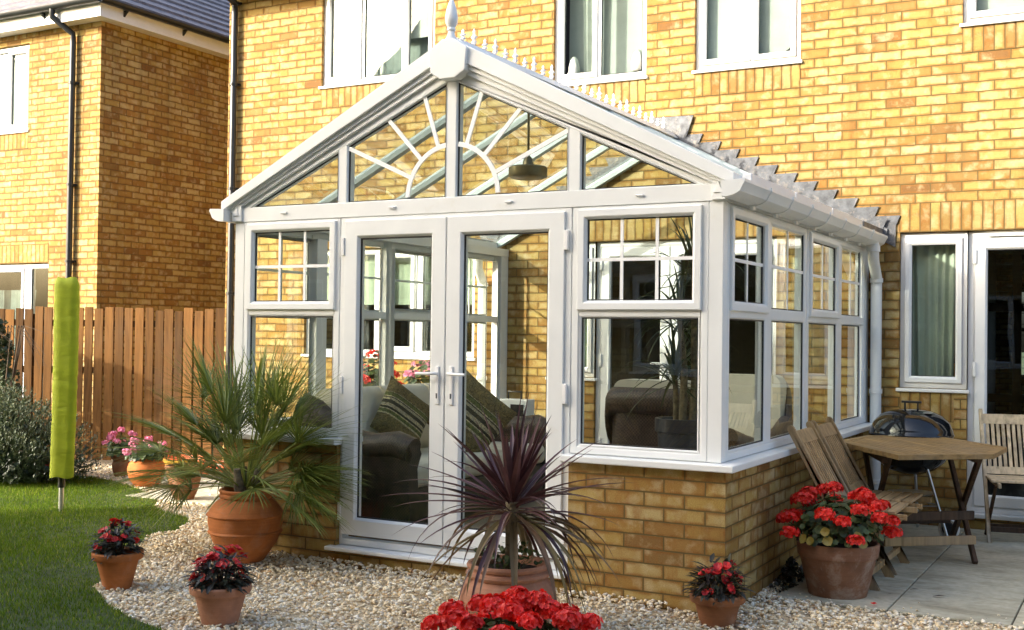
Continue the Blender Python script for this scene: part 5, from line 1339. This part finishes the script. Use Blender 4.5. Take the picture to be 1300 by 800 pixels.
for s in (1,-1):
    o=Vector((.20,.28,0)) if s==1 else Vector((-.28,-.12,0))
    F1=o+Vector((.14,-.36,0)); F2=o+Vector((-.14,.36,0)); T1=Vector((F1.x,F1.y,.69)); T2=Vector((F2.x,F2.y,.69))
    per=Vector((.66,.27,0)).normalized()*.018
    tbar(F1-per*0+Vector((0,0,.0)),T2,.026,.05,'leg','teak_dark' if s==1 else 'teak_dark'); tbar(F2+per*1.5,T1+per*1.5,.026,.05,'leg')
    tbar(T1+Vector((0,0,-.03)),T2+Vector((0,0,-.03)),.03,.04,'apron')
o1=Vector((.20,.28,0)); o2=Vector((-.28,-.12,0))
for z,mat in ((.30,'teak_dark'),(.15,'teak')):
    k=Vector((.12,-.30,0))*(1 if z>.2 else 1.12)
    tbar(o1+k+Vector((0,0,z)),o2+k+Vector((0,0,z)),.022,.055,'stretcher',mat)
tbar(o1+Vector((-.10,.26,.18)),o2+Vector((-.10,.26,.18)),.022,.05,'stretcher')
# the foot of the right hand frame is lighter and weathered
# ------------------------------------------------------------------ kettle barbecue
bq=thing('kettle_barbecue','black kettle barbecue with silver legs behind the wooden table','barbecue',(.39,3.03,.012))
b=MB(); pr=[(0,.44),(.08,.445),(.17,.48),(.235,.54),(.268,.61),(.280,.70),(.286,.715),(.286,.722)]
b.lathe(pr,0,0,0,56); b.build('bowl',M['enamel'],bq,smooth=60)
b=MB(); pr=[(.292,.722),(.294,.734),(.288,.740),(.283,.765),(.262,.815),(.215,.865),(.14,.897),(.06,.908),(0,.910)]
b.lathe(pr,0,0,0,56); b.build('lid',M['enamel'],bq,smooth=60)
b=MB(); b.bar((-.045,0,.905),(-.045,0,.955),.012,.012); b.bar((.045,0,.905),(.045,0,.955),.012,.012); b.bar((-.068,0,.960),(.068,0,.960),.028,.016); b.build('lid_handle',M['blackplastic'],bq,bevel=.003)
b=MB(); b.lathe([(0,0),(.035,0),(.035,.006),(0,.008)],.13,-.10,.888,20); b.build('vent',M['steel'],bq,smooth=50)
lg=[((.13,-.12,.50),(.27,-.12,.02)),((-.13,-.12,.50),(-.27,-.14,.0)),((0,.16,.50),(0,.30,.02))]
for a,c in lg:
    b=MB(); b.tube([a,c],.011,12); b.build('leg',M['steel'],bq,smooth=40)
b=MB(); b.tube([(-.21,-.125,.24),(-.10,-.16,.235),(.06,-.16,.235),(.205,-.125,.24)],.005,8); b.tube([(-.2,-.12,.25),(0,.24,.22),(.2,-.12,.25)],.005,8); b.lathe([(0,0),(.15,.0),(.165,.012)],0,0,.30,30); b.build('ash_tray',M['steel'],bq,smooth=50)
for x,y in ((.275,-.10),(-.20,.24)):
    for _q in (0,):
        b=MB(); b.tube([(x,y-.012,.085),(x,y+.022,.085)],.045,22); wh=b.build('wheel',M['blackplastic'],bq,smooth=40,bevel=.004)
        b=MB(); nseg=26; vs=[];fs=[]
        for k in range(nseg):
            a=2*math.pi*k/nseg; pts=[Vector((x+.005,y+math.cos(a)*.060,.085+math.sin(a)*.060))]
            for q in range(8):
                qa=2*math.pi*q/8; r=.060+.013*math.cos(qa); vs.append((x+math.cos(a)*r,y+.005+.016*math.sin(qa),.085+math.sin(a)*r))
        for k in range(nseg):
            for q in range(8): fs.append((k*8+q,k*8+(q+1)%8,((k+1)%nseg)*8+(q+1)%8,((k+1)%nseg)*8+q))
        b.add(vs,fs); b.build('tyre',M['whitehub'],wh,smooth=180)

# ------------------------------------------------------------------ wicker furniture and cushions inside the conservatory
def rbox(b,x0,x1,y0,y1,z0,z1,r=.05,seg=5):
    """box with rounded edges in xz profile, extruded in y"""
    pts=[]
    for cx_,cz_,a0 in ((x1-r,z0+r,-90),(x1-r,z1-r,0),(x0+r,z1-r,90),(x0+r,z0+r,180)):
        for k in range(seg+1): a=R(a0+90*k/seg); pts.append((cx_+r*math.cos(a),cz_+r*math.sin(a)))
    b.prism(pts,y0,y1,lambda u,v,w_:(u,w_,v))
def cushion(name,label,mat,loc,rot,w=.46,h=.46,d=.16,cat='cushion',group=None,n=14):
    vs=[];fs=[];uvs=[]
    for s in (1,-1):
        o=len(vs)
        for j in range(n+1):
            for i in range(n+1):
                u=i/n*2-1; v=j/n*2-1
                k=(1-u**4)*(1-v**4); pin=1-.07*(u*u)*(1-v*v)-.0
                x=u*w/2*(1-.05*(1-abs(v)**2)*abs(u)); z=v*h/2*(1-.05*(1-abs(u)**2)*abs(v))
                vs.append((x,s*d/2*k**.5,z))
        for j in range(n):
            for i in range(n):
                a=o+j*(n+1)+i; f=(a,a+1,a+n+2,a+n+1) if s==-1 else (a+n+1,a+n+2,a+1,a)
                fs.append(f); uvs.append([((vs[q][0]/w+.5),(vs[q][2]/h+.5)) for q in f])
    b=MB(); b.add(vs,fs,uvs); o=b.build(name,M[mat],None,smooth=180); o.location=loc; o.rotation_euler=rot
    return tag(o,label,cat,group)
FZ=.152
sf=thing('wicker_sofa','dark brown wicker sofa along the left windows inside the conservatory','sofa',(-3.12,.40,FZ))
b=MB(); rbox(b,.05,.88,.12,1.95,.0,.27,.03); b.build('seat_base',M['wicker'],sf,smooth=40)
b=MB(); b.prism([(0,0),(.12,0),(.16,.5),(.10,.74),(.02,.78),(-.02,.72),(-.02,.2)],.12,1.95,lambda u,v,w_:(u,w_,v)); b.build('back',M['wicker'],sf,smooth=40)
for y0 in (.0,1.94):
    b=MB()
    ap=[(.0,0),(.86,0),(.92,.10),(.90,.40),(.93,.50),(.90,.58),(.80,.61),(.60,.58),(.35,.62),(.12,.80),(.0,.80)]
    b.prism(ap,y0+.02,y0+.13,lambda u,v,w_:(u,w_,v))
    pth=[(.90,y0+.075,.52),(.78,y0+.075,.555),(.60,y0+.075,.535),(.35,y0+.075,.575),(.12,y0+.075,.76),(.02,y0+.075,.80)]
    b.tube(pth,[.085,.09,.085,.08,.07,.06],14); b.build('arm',M['wicker'],sf,smooth=45)
b=MB(); rbox(b,.12,.90,.14,1.93,.271,.42,.05); b.build('seat_cushion',M['cream'],sf,smooth=50)
for y0 in (.16,.76,1.36):
    b=MB(); rbox(b,-.09,.09,y0,y0+.56,.0,.50,.08); o=b.build('back_cushion',M['cream'],sf,smooth=50); o.location=(.23,0,.40); o.rotation_euler=(0,R(-14),0)
cushion('cushion','tapestry cushion with green and black bands, seen through the left french door','pattern',(-2.74,1.12,.83),(R(-14),R(34),R(66)),.43,.43,.15)
cushion('cushion','larger tapestry cushion with a black scroll band, seen through the right french door','pattern',(-2.44,1.56,.82),(R(-16),R(40),R(30)),.50,.50,.17)
# tassels are small parts of the scene cushions
ac=thing('wicker_armchair','dark wicker armchair seen from behind through the right front window','armchair',(-.72,1.02,FZ),R(0))
b=MB(); vs=[];fs=[]
# back shell, rolled top, flaring to the arms (front of the chair faces +y)
n=20; rows=[(.0,.40,.0),(.25,.40,.0),(.50,.38,.02),(.70,.35,.06),(.80,.345,.07),(.82,.36,.12),(.87,.365,.15),(.93,.365,.145),(.96,.36,.10),(.94,.35,.05),(.86,.34,.05)]
for z,rx_,off in rows:
    for i in range(n+1):
        a=math.pi*i/n; ca=math.cos(a); vs.append((-math.copysign(abs(ca)**.55,ca)*rx_*1.02,-(abs(math.sin(a))**.7)*.30-off+.18,z*(1-.30*(abs(ca)**9))))
for j in range(len(rows)-1):
    for i in range(n): k=j*(n+1)+i; fs.append((k,k+1,k+n+2,k+n+1))
b.add(vs,fs); o=b.build('back',M['wicker'],ac,smooth=60); sm=o.modifiers.new('thick','SOLIDIFY'); sm.thickness=.035
b=MB(); rbox(b,-.33,.33,-.05,.55,.0,.30,.03); b.build('seat_base',M['wicker'],ac,smooth=40)
for s in (-1,1):
    b=MB(); b.tube([(s*.37,.10,.66),(s*.39,.30,.60),(s*.39,.55,.56),(s*.38,.60,.48)],[.06,.07,.07,.05],12); b.prism([(.05,0),(.58,0),(.58,.54),(.05,.62)],s*.37-.03,s*.37+.03,lambda u,v,w_:(w_,u,v)); b.build('arm',M['wicker'],ac,smooth=45)
b=MB(); rbox(b,-.30,.30,.0,.56,.301,.44,.05); b.build('seat_cushion',M['cream'],ac,smooth=50)
b=MB(); rbox(b,-.33,.31,-.06,.10,.42,1.0,.07); b.build('back_cushion',M['cream'],ac,smooth=50)
af=thing('wicker_armchair','dark wicker armchair in the far right corner of the conservatory, seen through the side windows','armchair',(-.75,2.6,FZ),R(180))
for ch in ac.children: c=ch.copy(); COL.objects.link(c); c.parent=af
# side table with white box
st=thing('side_table','small dark wicker side table at the far end of the sofa','table',(-2.72,2.72,FZ))
b=MB(); b.box(-.22,.22,-.2,.2,.40,.44); b.box(-.20,.20,-.18,.18,.0,.399); b.build('body',M['wicker'],st,bevel=.01)
bx=thing('lantern_box','white box with a dark panel standing on the wicker side table','box',(-2.66,2.68,FZ+.441))
b=MB(); b.box(-.13,.13,-.07,.07,0,.30); b.build('case',M['upvc'],bx,bevel=.008)
b=MB(); b.box(-.02,.10,-.073,-.0705,.05,.26); b.build('panel',M['navy'],bx)
b=MB(); b.tube([(-.08,-.0,.30),(-.08,0,.36),(.04,0,.36),(.04,0,.30)],.008,8); b.build('handle',M['blackplastic'],bx,smooth=40)
# dracaena
dr=thing('potted_dracaena','tall dracaena with long drooping leaves in a dark pot behind the right front window','potted plant',(-.37,.36,FZ+.08))
b=MB(); b.lathe([(0,-.08),(.11,-.08),(.135,.66),(.15,.67),(.15,.74),(.13,.74),(.125,.70)],0,0,0,36); b.build('pot',M['navy'],dr,smooth=35)
b=MB(); b.tube([(0,0,.66),(.01,0,1.0),(-.02,0,1.28)],[.022,.02,.016],10); b.tube([(.05,.02,.66),(.06,.02,.95),(.05,.03,1.55)],[.02,.018,.014],10); b.tube([(-.04,.02,.66),(-.05,.02,.95)],[.018,.014],10); b.build('trunk',M['palmstem'],dr,smooth=60)
b=MB(); random.seed(19)
for (x,y,z) in ((-.02,0,1.28),(.05,.03,1.55),(-.05,.02,.98)):
    for i in range(46):
        el=R(random.uniform(-25,85)); a=random.uniform(0,6.28); d=(math.cos(a)*math.cos(el),math.sin(a)*math.cos(el)*.8,math.sin(el))
        blade(b,(x,y,z+random.uniform(-.08,.04)),d,random.uniform(.28,.46),.022,random.uniform(.9,2.4),7,.4,.3)
b.build('foliage',M['leaf_dracaena'],dr)
# small dead leaves on the patio
random.seed(2)
for (x,y,w_) in ((.72,1.10,.03),(.86,.98,.045),(.63,.93,.015)):
    b=MB(); blade(b,(0,0,.004),(1,random.uniform(-.5,.5),.1),w_*1.6,w_*.5,.1,4,.3); o=b.build('dead_leaf',M['twig'],None); o.location=(x,y,.014)
    tag(o,{.72:'small dark curled leaf on the slab joint of the patio',.86:'long thin dark leaf lying in the middle of a patio slab',.63:'tiny dark leaf scrap near the front edge of the patio'}[x],'leaf')
b=MB(); floret(b,(0,0,.008),(0,0,1),.018); o=b.build('fallen_petal',M['red'],None); o.location=(.62,.60,.012); tag(o,'red petal fallen at the front edge of the patio','petal')
